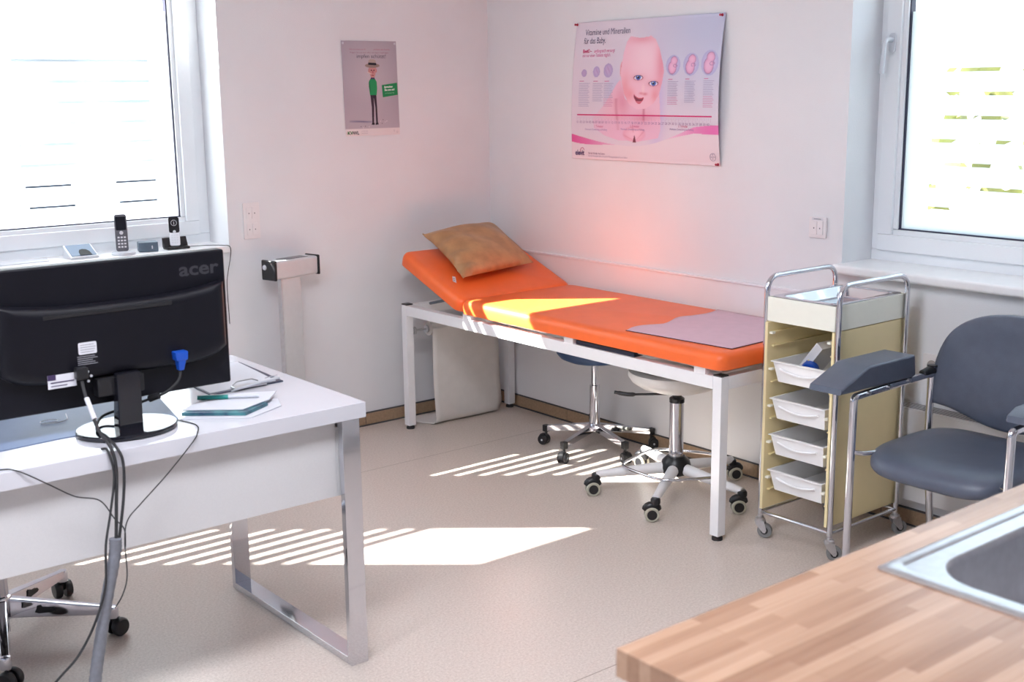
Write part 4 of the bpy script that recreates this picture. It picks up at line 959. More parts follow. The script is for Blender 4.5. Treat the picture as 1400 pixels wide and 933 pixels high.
# ================================================================== switches and socket
def wall_unit(name, label, cat, axis, u, z, gang, socket=False):
    R = thing(name, label, cat, (u, 0, z) if axis == 'A' else (0, u, z))
    def at(a, b, d):   # a to the right on the wall, b up, d out of the wall
        return V3(u+a, -d, z+b) if axis == 'A' else V3(-d, u-a, z+b)
    AX = WA if axis == 'A' else WB; out = V3(0, -1, 0) if axis == 'A' else V3(-1, 0, 0)
    h = 0.080*gang; PL = mat('switch_plastic', (0.80, 0.77, 0.78), 0.3)
    MB().prism(rrect(0.080, h, 0.004), at(0, 0, 0), *AX, out*0.009, 0.002).build('frame', PL, R)
    for g in range(gang):
        zc = (g-(gang-1)/2)*0.072
        if not socket:
            for s in (-1, 1):
                r = MB().prism(rrect(0.026, 0.052, 0.002), at(s*0.0138, zc-0.001, 0.009), *AX, out*0.0035, 0.001).build('rocker', PL, R)
                MB().prism(rrect(0.004, 0.005, 0.001), at(s*0.0138, zc-0.002, 0.0126), *AX, out*0.0003).build('symbol', GASKET, r)
        else:
            q = MB().prism(rrect(0.056, 0.056, 0.003), at(0, zc, 0.009), *AX, out*0.002, 0.0008).build('insert', PL, R)
            MB().lathe([(0.020, 0.0), (0.0215, 0.0), (0.0215, 0.003), (0.020, 0.003), (0.020, 0.0)], at(0, zc, 0.011), out, 28).build('rim', PL, q)
            MB().lathe([(0, 0), (0.0198, 0), (0.0198, 0.0006), (0, 0.0006)], at(0, zc, 0.0112), out, 28).build('recess', mat('socket_recess', (0.35, 0.33, 0.32), 0.5), q)
            m = MB()
            for s in (-1, 1): m.lathe([(0.0028, 0), (0.0028, 0.001)], at(s*0.0095, zc, 0.012), out, 10)
            m.build('contact_hole', BLACK, q)
    if not socket and gang == 1:
        m = MB(); m.prism(rrect(0.050, 0.010, 0.001), at(0, 0.033, 0.009), *AX, out*0.0012); o = m.build('name_strip', LABELW, R)
        m = MB(); m.prism(rrect(0.034, 0.003, 0.0005), at(0, 0.033, 0.0103), *AX, out*0.0002); m.build('strip_text', LABELT, o)
wall_unit('light_switch', 'white four-rocker switch plate beside the left-hand window', 'switch', 'A', -1.355, 1.050, 2)
wall_unit('light_switch', 'white two-rocker switch beside the right-hand window above the trolley', 'switch', 'B', -2.054, 1.077, 1)
wall_unit('wall_socket', 'white power socket low on the wall behind the grey-blue armchair', 'socket', 'B', -2.580, 0.622, 1, True)

# ================================================================== POSTERS
def lin(c): return tuple((v/255/12.92) if v/255 <= 0.04045 else ((v/255+0.055)/1.055)**2.4 for v in c)
def print_mat(name):
    m = D.materials.new(name); m.use_nodes = True; n = m.node_tree; b = n.nodes['Principled BSDF']
    a = n.nodes.new('ShaderNodeAttribute'); a.attribute_name = 'print'; n.links.new(a.outputs['Color'], b.inputs['Base Color']); b.inputs['Roughness'].default_value = 0.42; return m
def printed_sheet(name, W_, H_, nx, ny, pos, colf, parent, mt):
    """grid sheet; pos(u,v)->3D, colf(u,v)->srgb 0-255; u right, v up"""
    me = D.meshes.new(name); org = ORG[parent.name]
    vs_ = [Vector(pos(i/nx, j/ny))-org for j in range(ny+1) for i in range(nx+1)]
    fs = [(j*(nx+1)+i, j*(nx+1)+i+1, (j+1)*(nx+1)+i+1, (j+1)*(nx+1)+i) for j in range(ny) for i in range(nx)]
    me.from_pydata(vs_, [], fs); at = me.color_attributes.new('print', 'FLOAT_COLOR', 'POINT')
    k = 0
    for j in range(ny+1):
        for i in range(nx+1):
            at.data[k].color = (*lin(colf(i/nx, j/ny)), 1); k += 1
    for p in me.polygons: p.use_smooth = True
    me.materials.append(mt); o = D.objects.new(name, me); COL.objects.link(o); o.parent = parent; ORG[o.name] = org; return o
def mix(a, b, t): t = max(0.0, min(1.0, t)); return tuple(x*(1-t)+y*t for x, y in zip(a, b))
def sst(a, b, x): t = max(0.0, min(1.0, (x-a)/(b-a) if b != a else 0)); return t*t*(3-2*t)

# ---- vaccination poster on the left wall
def posterA():
    ax0, ax1, az0, az1 = -0.856, -0.552, 1.404, 1.838; W_, H_ = ax1-ax0, az1-az0
    R = thing('poster', 'grey poster of a thin man in straw hat and green jumper on the left wall', 'poster', (-0.704, -0.001, 1.62))
    def pos(u, v): return (ax0+0.008*(1-v)+u*(W_-0.002), -0.0025-0.003*math.sin(PI*u)*(0.4+0.6*v), az0+v*H_)
    def col(u, v):
        if v < 0.075: return (228, 218, 218)
        d = math.hypot((u-0.5), (v-0.62)*1.1)
        c = mix((196, 186, 192), (164, 155, 166), d*1.35)
        if v < 0.35: c = mix(c, (206, 192, 196), (0.35-v)*1.6)
        # the man's cast shadow as printed on the poster
        t = (0.5-u)/0.42
        if 0 < t < 1:
            q = abs(v-(0.145+0.012*t))/(0.012)
            if q < 1: c = mix(c, (96, 92, 128), (1-q)*(0.4+0.6*math.sin(PI*t)))
        return c
    sh = printed_sheet('sheet', W_, H_, 70, 100, pos, col, R, print_mat('poster_print'))
    def P(u, v, h=0.0): q = pos(u, v); return V3(q[0], q[1]-0.0006-h, q[2])
    def shp(nm, poly, c, h=0.0):
        m = MB(); m.bm.faces.new([m.bm.verts.new(P(u, v, h)) for u, v in poly]); bmesh.ops.recalc_face_normals(m.bm, faces=m.bm.faces[:]); m.build(nm, ink('A_'+nm+'%d' % (hash(c) % 1000), lin(c)), R)
    def ell(cx, cy_, rx, ry, n=24, a0=0, a1=2*PI): return [(cx+rx*math.cos(a0+(a1-a0)*k/n), cy_+ry*math.sin(a0+(a1-a0)*k/n)) for k in range(n)]
    # legs, shoes
    shp('leg_print', [(0.475, 0.44), (0.535, 0.445), (0.535, 0.30), (0.520, 0.13), (0.488, 0.13), (0.492, 0.30)], (52, 34, 48))
    shp('leg_print', [(0.525, 0.445), (0.585, 0.44), (0.590, 0.30), (0.592, 0.13), (0.560, 0.13), (0.558, 0.30)], (46, 30, 44), 0.0001)
    shp('shoe_print', [(0.470, 0.115), (0.530, 0.112), (0.530, 0.135), (0.490, 0.137)], (30, 22, 30), 0.0002)
    shp('shoe_print', [(0.545, 0.112), (0.605, 0.115), (0.598, 0.137), (0.555, 0.137)], (30, 22, 30), 0.0002)
    # jumper with crossed arm seam
    shp('jumper_print', [(0.470, 0.43), (0.592, 0.43), (0.606, 0.50), (0.604, 0.57), (0.575, 0.60), (0.49, 0.60), (0.458, 0.57), (0.455, 0.52)], (18, 150, 84), 0.0003)
    shp('sleeve_print', [(0.455, 0.52), (0.458, 0.57), (0.475, 0.592), (0.483, 0.52), (0.49, 0.46), (0.478, 0.45)], (14, 120, 70), 0.0004)
    shp('collar_print', [(0.488, 0.598), (0.575, 0.598), (0.560, 0.622), (0.505, 0.622)], (62, 66, 92), 0.0004)
    # head, ears, hat
    shp('head_print', [(0.505, 0.615), (0.565, 0.615), (0.588, 0.65), (0.600, 0.71), (0.592, 0.74), (0.478, 0.74), (0.470, 0.71), (0.486, 0.65)], (196, 140, 138), 0.0005)
    shp('ear_print', ell(0.470, 0.69, 0.012, 0.022), (190, 128, 124), 0.0004); shp('ear_print', ell(0.602, 0.69, 0.012, 0.022), (190, 128, 124), 0.0004)
    shp('eye_print', ell(0.515, 0.692, 0.012, 0.008), (90, 40, 50), 0.0007); shp('eye_print', ell(0.562, 0.692, 0.012, 0.008), (90, 40, 50), 0.0007)
    shp('nose_print', [(0.535, 0.69), (0.545, 0.69), (0.552, 0.662), (0.530, 0.662)], (170, 86, 92), 0.0007)
    shp('mouth_print', [(0.515, 0.645), (0.555, 0.640), (0.552, 0.634), (0.515, 0.638)], (110, 36, 48), 0.0007)
    shp('cigarette_print', [(0.515, 0.648), (0.435, 0.672), (0.437, 0.679), (0.517, 0.655)], (224, 200, 190), 0.0008)
    shp('brim_print', ell(0.535, 0.742, 0.135, 0.024), (150, 132, 122), 0.0008)
    shp('crown_print', [(0.462, 0.745), (0.608, 0.742), (0.600, 0.795), (0.575, 0.806), (0.50, 0.808), (0.470, 0.797)], (176, 160, 148), 0.0009)
    shp('hatband_print', [(0.460, 0.748), (0.610, 0.744), (0.606, 0.770), (0.463, 0.774)], (36, 28, 36), 0.0010)
    for k in range(9):
        uu, vv = [(0.32, 0.085), (0.36, 0.10), (0.43, 0.093), (0.28, 0.098), (0.64, 0.15), (0.69, 0.165), (0.73, 0.14), (0.67, 0.125), (0.76, 0.15)][k]
        shp('crumb_print', ell(uu, vv, 0.009, 0.005, 8), (110, 90, 104) if k % 2 else (226, 216, 220), 0.0002)
    shp('sign_print', [(0.695, 0.535), (0.985, 0.560), (0.990, 0.430), (0.705, 0.405)], (10, 138, 78), 0.0003)
    o = R
    def tx(s, size, u, v, width, c, h=0.0006, nm='lettering', skew=0.0, bold=0.0):
        m = MB(); ux = V3(1, 0, skew); text_bm(m, s, size, P(u, v, h), ux, (0, 0, 1), width=width, bold=bold); m.build(nm, ink('txt%s' % (c,), lin(c)), o)
    tx('impfen schützt!', 0.024, 0.255, 0.822, 0.160, (72, 66, 84), h=0.001)
    tx('Wir kommen zu Ihnen und schützen die Familie', 0.0088, 0.135, 0.905, 0.222, (176, 96, 112), h=0.001)
    tx('Fragen Sie uns nach allen wichtigen Impfungen', 0.0088, 0.145, 0.872, 0.210, (150, 104, 120), h=0.001)
    tx('Sprechen', 0.0125, 0.735, 0.505, 0.048, (240, 246, 240), h=0.0012, skew=0.05, bold=0.0004)
    tx('Sie uns an!', 0.0125, 0.740, 0.473, 0.056, (240, 246, 240), h=0.0012, skew=0.05, bold=0.0004)
    tx('wir beraten Sie', 0.0070, 0.745, 0.443, 0.052, (150, 214, 178), h=0.0012, skew=0.04)
    tx('KV', 0.022, 0.030, 0.016, 0.030, (40, 120, 50), bold=0.0006); tx('WL', 0.022, 0.125, 0.016, 0.036, (66, 54, 66), bold=0.0006)
    m = MB()
    for k in range(3): m.box((P(0.28, 0, 0).x, -0.0038, az0+0.010+k*0.006), (P(0.40, 0, 0).x, -0.0036, az0+0.0112+k*0.006))
    m.build('small_print', ink('smallA', lin((180, 170, 180))), R)
    m = MB()
    for u in (0.89, 0.95): m.tube([V3(P(u, 0, 0).x+0.004*math.cos(a), -0.0038, az0+0.020-(u-0.89)*0.12+0.004*math.sin(a)) for a in [2*PI*k/14 for k in range(14)]], 0.0005, 5, closed=True)
    m.build('emblem', ink('smallA', lin((180, 170, 180))), R)
    # clear tape marks in the upper corners
    for u in (0.03, 0.97):
        m = MB(); p = P(u, 0.975, 0.0004); m.prism(rrect(0.010, 0.010, 0.002), p, *WA, (0, -0.0004, 0)); m.build('tape_mark', GREY_LIGHT, R)
posterA()

# ---- vitamins poster on the right wall
def posterB():
    y0, y1, z0, z1 = -0.635, -1.565, 1.290, 1.905   # left and right edges seen from the room
    Wd = y0-y1; Hh = z1-z0
    R = thing('poster', 'large pink and white poster with a smiling baby on the right wall', 'poster', (-0.003, -1.1, 1.6))
    def pos(u, v):
        bow = 0.030*sst(0.55, 1.0, u)*math.sin(PI*max(0.02, min(0.98, v)))**0.8+0.004*math.sin(PI*u)
        left = 0.016*(1-u)*math.sin(PI*v)
        y = y0-0.030*(v)*(1-u)+0.028*(1-u)*math.sin(PI*(1-v))*0.6-(Wd-0.030*v*0-0.0)*u+0.0*v
        y = (y0-0.034*v)*(1-u)+(y1+0.012*(1-v))*u
        return (-0.003-bow-left, y, z0+v*Hh)
    # the print, in poster coordinates (u right, v up); fitted from left 0 to right 1
    def inside(px, py, poly):
        c = False; n = len(poly); j = n-1
        for i in range(n):
            if (poly[i][1] > py) != (poly[j][1] > py) and px < (poly[j][0]-poly[i][0])*(py-poly[i][1])/(poly[j][1]-poly[i][1])+poly[i][0]: c = not c
            j = i
        return c
    # pixel frame of the print: x 95..880, y 90..870 in a 972-wide study; converted below
    def den(x, y): return 1+0.000178039*x-5.26494e-06*y
    def U(x, y=430): return (0.0014583*x+4.69213e-05*y-0.156206)/den(x, y)
    def Vv(y, x=480): return (7.89454e-05*x-0.00141157*y+1.18276)/den(x, y)
    def pp(l): return [(U(x, y), Vv(y, x)) for x, y in l]
    head = pp([(398, 192), (440, 200), (490, 196), (503, 188), (530, 208), (552, 260), (572, 340), (577, 378), (566, 440), (550, 500), (520, 548), (480, 575), (430, 580), (392, 552), (366, 500), (352, 430), (348, 380), (355, 330), (362, 280), (378, 220)])
    body = pp([(348, 420), (330, 440), (300, 490), (268, 545), (232, 590), (200, 625), (205, 680), (260, 720), (330, 745), (440, 752), (540, 735), (556, 690), (556, 600), (552, 500), (500, 560), (420, 575), (370, 520)])
    def wave(u):    # lower curve of the picture (v)
        return 0.185-0.075*math.sin(PI*min(1, u/0.85))+0.075*sst(0.45, 1.0, u)*1.15
    ribbon_l = lambda u: 0.050*(1-sst(0.0, 0.36, u))
    ribbon_r = lambda u: 0.052*sst(0.62, 0.98, u)
    def soft(cx, cy_, rx, ry, u, v):
        d = ((u-cx)/rx)**2+((v-cy_)/ry)**2; return math.exp(-d)
    eyes = [(U(440), Vv(410, 440)), (U(521), Vv(441, 521))]
    mouth = (U(446), Vv(527, 446)); nose = (U(468), Vv(488, 468)); ear = (U(354), Vv(368, 354))
    ovals = [(155, 387, 14, 20, 0), (220, 380, 18, 29, 1), (282, 373, 24, 37, 2), (628, 345, 40, 54, 3), (730, 340, 44, 60, 4), (833, 332, 46, 68, 5)]
    ov = [(U(a, b), Vv(b, a), (U(a+c, b)-U(a-c, b))/2, (Vv(b-d, a)-Vv(b+d, a))/2, k) for a, b, c, d, k in ovals]
    def col(u, v):
        w = wave(u)
        base = mix((226, 212, 220), (190, 194, 220), sst(0.25, 0.95, u)*sst(0.1, 0.95, v)*0.95+0.12)
        base = mix(base, (222, 224, 238), sst(0.0, 0.5, 1-abs(u-0.55))*0.15)
        base = mix(base, (196, 178, 224), soft(0.60, 0.40, 0.05, 0.30, u, v)*0.75)
        base = mix(base, (186, 190, 226), soft(0.31, 0.52, 0.06, 0.18, u, v)*0.45)
        if v < w:
            c = (228, 216, 222)
            rr = ribbon_l(u)
            if rr > 0.002 and v > w-rr*1.15: c = mix((214, 78, 150), (228, 196, 216), u/0.36)
            rr = ribbon_r(u)
            if rr > 0.002 and v > w-rr*1.15: c = mix((230, 205, 222), (226, 110, 178), sst(0.62, 1.0, u))
            return c
        c = base
        if inside(u, v, body):
            fade = sst(U(205), U(330), u)*0.6+0.4
            c0 = c; c = mix((234, 190, 208), (222, 146, 170), soft(U(360), Vv(540, 360), 0.05, 0.10, u, v)*0.8+soft(U(470), Vv(640, 470), 0.07, 0.06, u, v)*0.7)
            c = mix(c, (238, 190, 202), soft(U(290), Vv(590, 290), 0.06, 0.08, u, v)*0.5)
            c = mix(c, (190, 104, 124), 0.4*math.exp(-((u-(U(335)-0.010*math.sin((v-0.3)*12)))/0.010)**2)*(1 if v < Vv(520, 330) and v > Vv(690, 330) else 0))
            c = mix(c, (186, 96, 120), 0.6*math.exp(-((u-U(474))/0.007)**2)*(1 if v < Vv(570, 470) and v > Vv(650, 470) else 0))
            c = mix(c0, c, fade)
            if v < Vv(640, 480): c = mix(c, (228, 190, 216), 0.5)
        if inside(u, v, head):
            c = (240, 192, 208)
            c = mix(c, (246, 214, 224), soft(U(470), Vv(300, 470), 0.10, 0.14, u, v)*0.8)
            c = mix(c, (226, 140, 160), soft(U(560), Vv(330, 560), 0.035, 0.20, u, v)*0.75)
            c = mix(c, (228, 150, 168), soft(U(450), Vv(205, 450), 0.09, 0.03, u, v)*0.75)
            c = mix(c, (230, 140, 152), soft(U(372), Vv(470, 372), 0.03, 0.10, u, v)*0.55)
            c = mix(c, (232, 140, 152), soft(U(400), Vv(500, 400), 0.03, 0.045, u, v)*0.6+soft(U(530), Vv(505, 530), 0.025, 0.05, u, v)*0.6)
            c = mix(c, (214, 112, 128), soft(U(478), Vv(498, 478), 0.016, 0.010, u, v)*0.7+soft(U(458), Vv(494, 458), 0.014, 0.008, u, v)*0.6)
            c = mix(c, (250, 214, 216), soft(U(468), Vv(470, 468), 0.010, 0.03, u, v)*0.6)
            for k, (ex, ey) in enumerate(eyes):
                a = math.hypot((u-ex)/0.030, (v-ey+0.002)/0.017)
                c = mix(c, (206, 130, 148), math.exp(-a*a*0.55)*0.55)
                if a < 1: c = (232, 226, 240)
                if 0.85 < a < 1.12: c = (120, 70, 96) if v > ey else (196, 120, 138)
                b = math.hypot((u-ex)/0.0165, (v-ey)/0.0175)
                if b < 1 and a < 1.1: c = mix((44, 60, 130), (90, 120, 200), b*0.9)
                if b < 0.42: c = (14, 12, 34)
                if math.hypot(u-ex+0.005, (v-ey-0.006)) < 0.0035: c = (244, 246, 252)
            mx_, my = mouth; t = (u-mx_)/0.033
            if abs(t) < 1:
                up_ = my+0.006+0.016*t*t-0.010*t; lo = my-0.024+0.040*t*t-0.006*t
                if lo < v < up_: c = (130, 44, 70) if v > my-0.012 else (210, 110, 130)
                if up_ <= v < up_+0.006 or lo-0.007 < v <= lo: c = (214, 96, 116)
        d = math.hypot((u-ear[0])/0.016, (v-ear[1])/0.060)
        if d < 1 and not inside(u, v, head): c = mix((206, 96, 110), (240, 180, 188), d)
        # fist under the chin
        fx, fy = U(425), Vv(712, 425)
        d = math.hypot((u-fx)/0.085, (v-fy)/0.062)
        if d < 1 and v > w:
            c = mix(mix((240, 198, 214), (226, 160, 186), d**2), c, sst(0.75, 1.0, d))
            ang = math.atan2(v-(fy-0.05), u-fx-0.01)
            c = mix(c, (200, 112, 136), 0.30*max(0, math.cos(ang*7))**6*sst(1.0, 0.7, d)*sst(0.0, 0.4, d))
            if abs(u-fx-0.003) < 0.002+0.20*max(0, fy-0.012-v) and v < fy-0.012: c = (120, 44, 68)
        for ox, oy, rx, ry, k in ov:
            d = math.hypot((u-ox)/rx, (v-oy)/ry)
            if d < 1:
                c = mix((206, 190, 226), (178, 178, 216), d*d)
                if k < 3: c = mix(c, (176, 140, 186), 0.35+0.5*max(0, math.sin((u-ox)*260+(v-oy)*120))*(1-d) if k else 0.5)
                else:
                    hd = math.hypot((u-ox-rx*0.10)/(rx*0.46), (v-oy-ry*0.42)/(ry*0.42)); bd = math.hypot((u-ox+rx*0.10)/(rx*0.55), (v-oy+ry*0.22)/(ry*0.62))
                    if min(hd, bd) < 1: c = mix((232, 184, 214), (212, 146, 186), min(hd, bd)**3)
                    if 0.95 < min(hd, bd) < 1.10: c = mix(c, (150, 110, 160), 0.6)
                    ar = math.hypot((u-ox-rx*0.30)/(rx*0.3), (v-oy+ry*0.05)/(ry*0.16))
                    if 0.75 < ar < 1.05: c = (176, 130, 176)
        return c
    o = printed_sheet('sheet', Wd, Hh, 330, 260, pos, col, R, print_mat('poster_print'))
    s = o.modifiers.new('thick', 'SOLIDIFY'); s.thickness = 0.0004; s.offset = -1
    def P(u, v, h=0.0008): q = pos(u, v); return V3(q[0]-h, q[1], q[2])
    def put(m, u, v, h):     # wrap a flat lettering mesh onto the sheet
        pass
    def tx(s_, size, u, v, width, c, nm='lettering', bold=0.0):
        m = MB(); text_bm(m, s_, size, (0, 0, 0), (1, 0, 0), (0, 1, 0), width=width, bold=bold)
        for vt in m.bm.verts:
            uu, vv_ = u+vt.co.x/Wd, v+vt.co.y/Hh; vt.co = P(uu, vv_, 0.0012)
        m.build(nm, ink('txt%s' % (c,), lin(c)), R)
    def bar(m, u0, u1, v, th):
        n = max(2, int((u1-u0)*30))
        for k in range(n):
            a, b = u0+(u1-u0)*k/n, u0+(u1-u0)*(k+1)/n
            m.quad(P(a, v-th, 0.0012), P(b, v-th, 0.0012), P(b, v+th, 0.0012), P(a, v+th, 0.0012))
    tx('Vitamine und Mineralien', 0.038, U(146), Vv(190, 146), 0.300, (92, 88, 120)); tx('für das Baby.', 0.038, U(142), Vv(234, 142), 0.148, (92, 88, 120))
    tx('Elevit® –', 0.021, U(140), Vv(281, 140), 0.060, (206, 44, 110), bold=0.0006); tx('umfangreich versorgt', 0.021, U(200), Vv(279, 200), 0.138, (214, 90, 150)); tx('mit nur einer Tablette täglich.', 0.021, U(140), Vv(304, 140), 0.190, (214, 110, 164))
    tx('elevit', 0.033, U(112), Vv(824, 112), 0.064, (72, 50, 110), bold=0.0008)
    m = MB(); m.tube([P(U(150)+0.014*math.cos(a), Vv(800, 150)+0.020*math.sin(a), 0.0012) for a in [0.1+PI*1.15*k/10 for k in range(11)]], 0.0012, 5, caps=True); m.build('logo_arc', ink('arc', lin((190, 80, 130))), R)
    tx('Für das Wunder des Lebens', 0.013, U(182), Vv(820, 182), 0.112, (120, 70, 120)); tx('Vor der Schwangerschaft, während der Schwangerschaft und in der Stillzeit', 0.011, U(182), Vv(834, 182), 0.262, (150, 130, 160))
    m = MB(); bar(m, U(124), U(852), Vv(613, 480), 0.0045); m.build('magenta_line', ink('magenta', lin((206, 20, 108))), R)
    tx(' '.join('%02d' % k for k in range(1, 41)), 0.015, U(122), Vv(652, 122), 0.842, (150, 110, 160))
    m = MB()
    for k in range(81): u = U(124)+0.91*k/80; m.quad(P(u, 0.300-0.012*(k % 2 == 0), 0.0012), P(u+0.0012, 0.300-0.012*(k % 2 == 0), 0.0012), P(u+0.0012, 0.314, 0.0012), P(u, 0.314, 0.0012))
    m.build('ruler_ticks', ink('ticks', lin((190, 150, 186))), R)
    for s_, x in (('1. Trimester', 215), ('2. Trimester', 405), ('3. Trimester', 665)):
        tx(s_, 0.016, U(x), Vv(676, x), 0.058, (200, 70, 130))
        tx('Wachstum, Entwicklung und Reifung', 0.012, U(x-50), Vv(692, x), 0.150, (150, 120, 176))
    m1 = MB(); m2 = MB()
    for x, y, w_, n, q in ((130, 430, 58, 14, 3), (203, 430, 56, 11, 2), (262, 430, 50, 14, 5), (600, 420, 60, 14, 5), (697, 418, 62, 13, 3), (803, 416, 58, 16, 7)):
        bar(m2, U(x+2), U(x+26), Vv(y, x), 0.0028)
        for k in range(n):
            bar(m1 if k < n-q or q < 4 else m2, U(x), U(x+w_-(k*7 % 11)), Vv(y+12+k*9.2, x), 0.0016)
    m1.build('column_text', ink('coltext', lin((168, 158, 190))), R); m2.build('column_text', ink('coltext_pink', lin((206, 130, 172))), R)
    m = MB(); cu, cv = U(850), Vv(838, 850)
    m.tube([P(cu+0.017*math.cos(a), cv+0.026*math.sin(a), 0.0012) for a in [2*PI*k/28 for k in range(28)]], 0.0008, 5, closed=True); m.build('emblem_ring', ink('bayer', lin((140, 130, 160))), R)
    tx('BAYER', 0.008, cu-0.0135, cv-0.004, 0.025, (120, 110, 145))
    for k, ch in enumerate('BAYER'):
        if k != 2: tx(ch, 0.007, cu-0.003, cv+0.015-0.0085*k, 0.004, (120, 110, 145))
    for nm_, u, v in (('upper left', 0.012, 0.985), ('upper right', 0.985, 0.985), ('lower right', 0.992, 0.012)):
        p = P(u, v, 0.0)
        q = thing('push_pin', 'small red push pin in the %s corner of the baby poster' % nm_, 'push pin', (0, p.y, p.z), 'red pins holding the baby poster')
        MB().lathe([(0.0012, 0), (0.0012, 0.006)], (p.x+0.001, p.y, p.z), (-1, 0, 0), 8).build('needle', STEEL, q)
        MB().lathe([(0.006, 0.005), (0.006, 0.007), (0.003, 0.009), (0.0032, 0.016), (0.0052, 0.018), (0.005, 0.020), (0, 0.020)], (p.x, p.y, p.z), (-1, 0, 0), 16).build('head', RED_PIN, q)
posterB()

# ================================================================== OFFICE CHAIR behind the desk
def office_chair():
    cx, cy_ = -2.920, -1.325
    R = thing('office_chair', 'office chair behind the desk showing its polished five-star base', 'chair', (cx, cy_, 0))
    for k in range(5):
        a = math.radians(-33+72*k); d = V3(math.cos(a), math.sin(a), 0); n = V3(-d.y, d.x, 0); p0 = V3(cx, cy_, 0)+d*0.03; p1 = V3(cx, cy_, 0)+d*0.325
        def ring(p, w, za, zb): return [p-n*w+V3(0, 0, za), p+n*w+V3(0, 0, za), p+n*w*0.8+V3(0, 0, zb), p-n*w*0.8+V3(0, 0, zb)]
        l = MB().hull(ring(p0, 0.022, 0.082, 0.142), ring(p1, 0.014, 0.072, 0.098), 0.005).build('leg', CHROME, R)
        m = MB()
        for s in (-1, 1):
            q = V3(cx, cy_, 0)+d*0.135+n*(s*0.0195)
            m.prism([(-0.032, -0.008), (-0.020, -0.012), (0.022, -0.010), (0.030, -0.006), (0.022, 0.004), (-0.010, 0.007), (-0.014, 0.014), (-0.024, 0.012), (-0.026, 0.004)], q+V3(0, 0, 0.105), d, (0, 0, 1), n*(s*0.001))
        m.build('leg_slot', BLACK, l)
        p = V3(cx, cy_, 0)+d*0.325
        MB().lathe([(0.016, 0.060), (0.017, 0.088), (0.014, 0.096), (0, 0.098)], (p.x, p.y, 0), seg=20).build('leg_tip', CHROME, l)
        dd = a+0.9; dv = V3(math.cos(dd), math.sin(dd), 0); ax = V3(-dv.y, dv.x, 0); c = p+dv*0.01+V3(0, 0, 0.029)
        m = MB(); m.tube([(p.x, p.y, 0.03), (p.x, p.y, 0.065)], 0.006, 8)
        for s in (-1, 1): m.lathe([(0, s*0.006), (0.026, s*0.006), (0.0285, s*0.010), (0.0285, s*0.022), (0.024, s*0.028), (0, s*0.030)], c, ax, 26)
        m.lathe([(0, -0.008), (0.012, -0.008), (0.012, 0.008), (0, 0.008)], c+V3(0, 0, 0.01), ax, 16); m.build('caster', BLACK, l)
    MB().lathe([(0, 0.075), (0.034, 0.078), (0.036, 0.13), (0.032, 0.148), (0.026, 0.15), (0.026, 0.30), (0.016, 0.302), (0.016, 0.42), (0, 0.42)], (cx, cy_, 0), seg=30).build('column', CHROME, R)
    MB().box((cx-0.24, cy_-0.23, 0.42), (cx+0.24, cy_+0.23, 0.48), 0.025, 4).build('seat', RUBBER, R)
    MB().box((cx-0.22, cy_+0.24, 0.50), (cx+0.22, cy_+0.29, 0.93), 0.022, 4).build('backrest', RUBBER, R)
    MB().tube(fillet([(cx, cy_+0.1, 0.415), (cx, cy_+0.31, 0.415), (cx, cy_+0.31, 0.62)], 0.05), 0.014, 10).build('back_bar', CHROME, R)
office_chair()

# ================================================================== WORKTOP + SINK
WX0, WX1, WY0, WY1, WZ = -2.838, -0.02, -4.485, -3.885, 0.90
SX0, SX1, SY0, SY1 = -2.357, -1.50, -4.44, -3.947     # sink rim
bxx = (-2.312, -1.93, -4.375, -4.003)                  # bowl
m = MB()
m.box((WX0, WY0, WZ-0.040), (SX0+0.012, WY1, WZ)); m.box((SX1-0.012, WY0, WZ-0.040), (WX1, WY1, WZ)); m.box((SX0+0.012, SY1-0.012, WZ-0.040), (SX1-0.012, WY1, WZ)); m.box((SX0+0.012, WY0, WZ-0.040), (SX1-0.012, SY0+0.012, WZ))
o = m.build('worktop', WOOD, None, (0, 0, 0)); tag(o, 'butcher-block wooden worktop with inset steel sink in the front right', 'worktop')
cbn = thing('base_cabinet', 'white base cabinet carrying the wooden worktop', 'cabinet', (-1.4, -4.19, 0))
m = MB(); m.box((-2.79, -4.44, 0.08), (-2.772, -3.93, 0.860)); m.box((-0.06, -4.44, 0.08), (-0.042, -3.93, 0.860)); m.box((-2.772, -3.948, 0.08), (-0.06, -3.93, 0.860)); m.box((-2.772, -4.44, 0.08), (-0.06, -3.948, 0.098)); m.box((-2.75, -4.39, 0.0), (-0.06, -3.97, 0.08)); m.build('body', WHITE_LAM, cbn)
for k in range(4):
    d = MB().box((-2.785+k*0.685, -4.460, 0.10), (-2.785+k*0.685+0.680, -4.442, 0.855), 0.002).build('door', WHITE_LAM, cbn)
    MB().tube([(-2.785+k*0.685+0.60, -4.475, 0.70), (-2.785+k*0.685+0.60, -4.475, 0.82)], 0.005, 8).build('handle', STEEL, d)
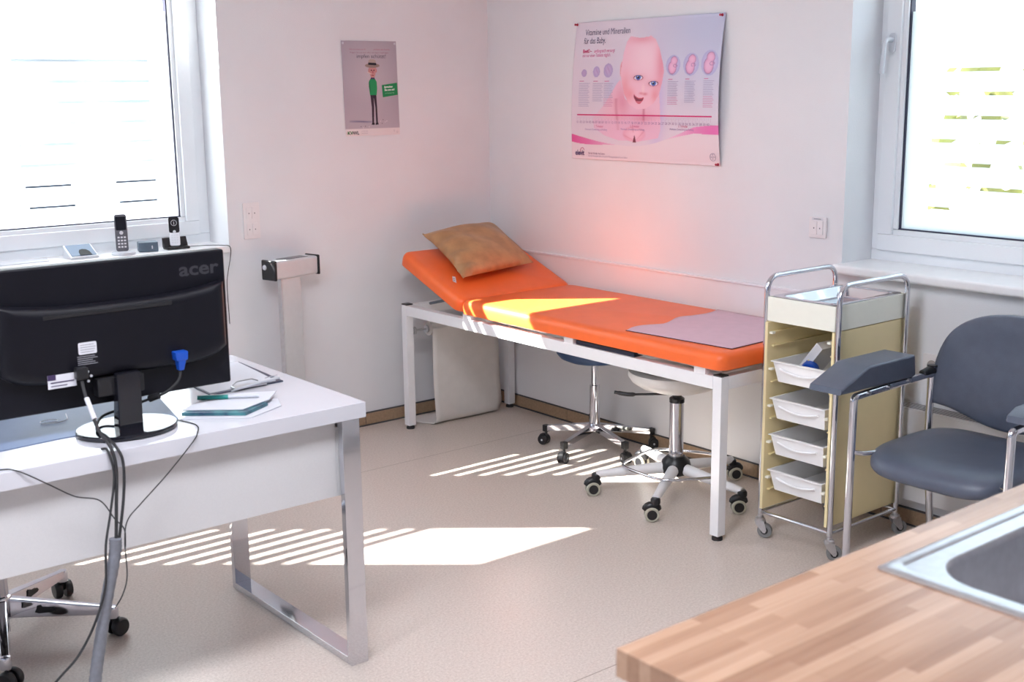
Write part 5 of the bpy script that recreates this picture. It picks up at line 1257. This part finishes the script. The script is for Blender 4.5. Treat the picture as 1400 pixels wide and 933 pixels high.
def sink():
    R = thing('sink', 'stainless steel inset sink in the wooden worktop', 'sink', (-1.93, -4.19, WZ))
    t = bmesh.new()
    def loop(x0, x1, ya, yb, r, z, n=8): return [t.verts.new((x, y, z)) for x, y in rrect(x1-x0, yb-ya, r, n, (x0+x1)/2, (ya+yb)/2)]
    # rim plate with a hole for the bowl: bridge outer loop to the bowl loop
    L = [loop(SX0, SX1, SY0, SY1, 0.010, WZ+0.0005), loop(SX0, SX1, SY0, SY1, 0.010, WZ+0.003), loop(SX0+0.006, SX1-0.006, SY0+0.006, SY1-0.006, 0.012, WZ+0.0055),
         loop(SX0+0.024, SX1-0.02, SY0+0.022, SY1-0.019, 0.020, WZ+0.0055), loop(SX0+0.027, SX1-0.023, SY0+0.025, SY1-0.022, 0.018, WZ+0.0025), loop(SX0+0.031, SX1-0.027, SY0+0.029, SY1-0.026, 0.018, WZ+0.0025)]
    b = bxx
    L += [loop(b[0]-0.004, b[1]+0.004, b[2]-0.004, b[3]+0.004, 0.085, WZ+0.0025), loop(b[0], b[1], b[2], b[3], 0.083, WZ+0.001), loop(b[0]+0.006, b[1]-0.006, b[2]+0.006, b[3]-0.006, 0.080, WZ-0.008),
          loop(b[0]+0.018, b[1]-0.018, b[2]+0.018, b[3]-0.018, 0.075, WZ-0.13), loop(b[0]+0.035, b[1]-0.035, b[2]+0.035, b[3]-0.035, 0.065, WZ-0.152), loop(b[0]+0.08, b[1]-0.08, b[2]+0.08, b[3]-0.08, 0.05, WZ-0.156)]
    for p, q in zip(L, L[1:]):
        n = len(p)
        for k in range(n): t.faces.new((p[k], p[(k+1) % n], q[(k+1) % n], q[k]))
    t.faces.new(L[-1]); m = MB(); m._add(t); m.build('basin', STEEL, R, smooth=50)
    MB().lathe([(0.036, 0), (0.036, 0.003), (0.026, 0.001), (0, 0.0)], ((b[0]+b[1])/2, (b[2]+b[3])/2, WZ-0.1555), seg=28).build('drain', CHROME, R)
    m = MB()
    for k in range(6): m.box((-1.86, -4.36+k*0.062, WZ+0.0025), (-1.55, -4.352+k*0.062, WZ+0.0055), 0.001)
    m.build('drainer_ribs', STEEL, R)
sink()
# housings out of view, added to go with the invented fill lights
for x in (-3.0, -5.0):
    c = thing('fill_panel', 'flat white fill-light panel added on the ceiling %s' % ('above the middle of the room' if x > -4 else 'near the far end of the room'), 'lamp', (x, -3.2, 2.75))
    MB().box((x-0.62, -3.52, 2.705), (x+0.62, -2.88, 2.75), 0.004).build('housing', WHITE_MET, c)
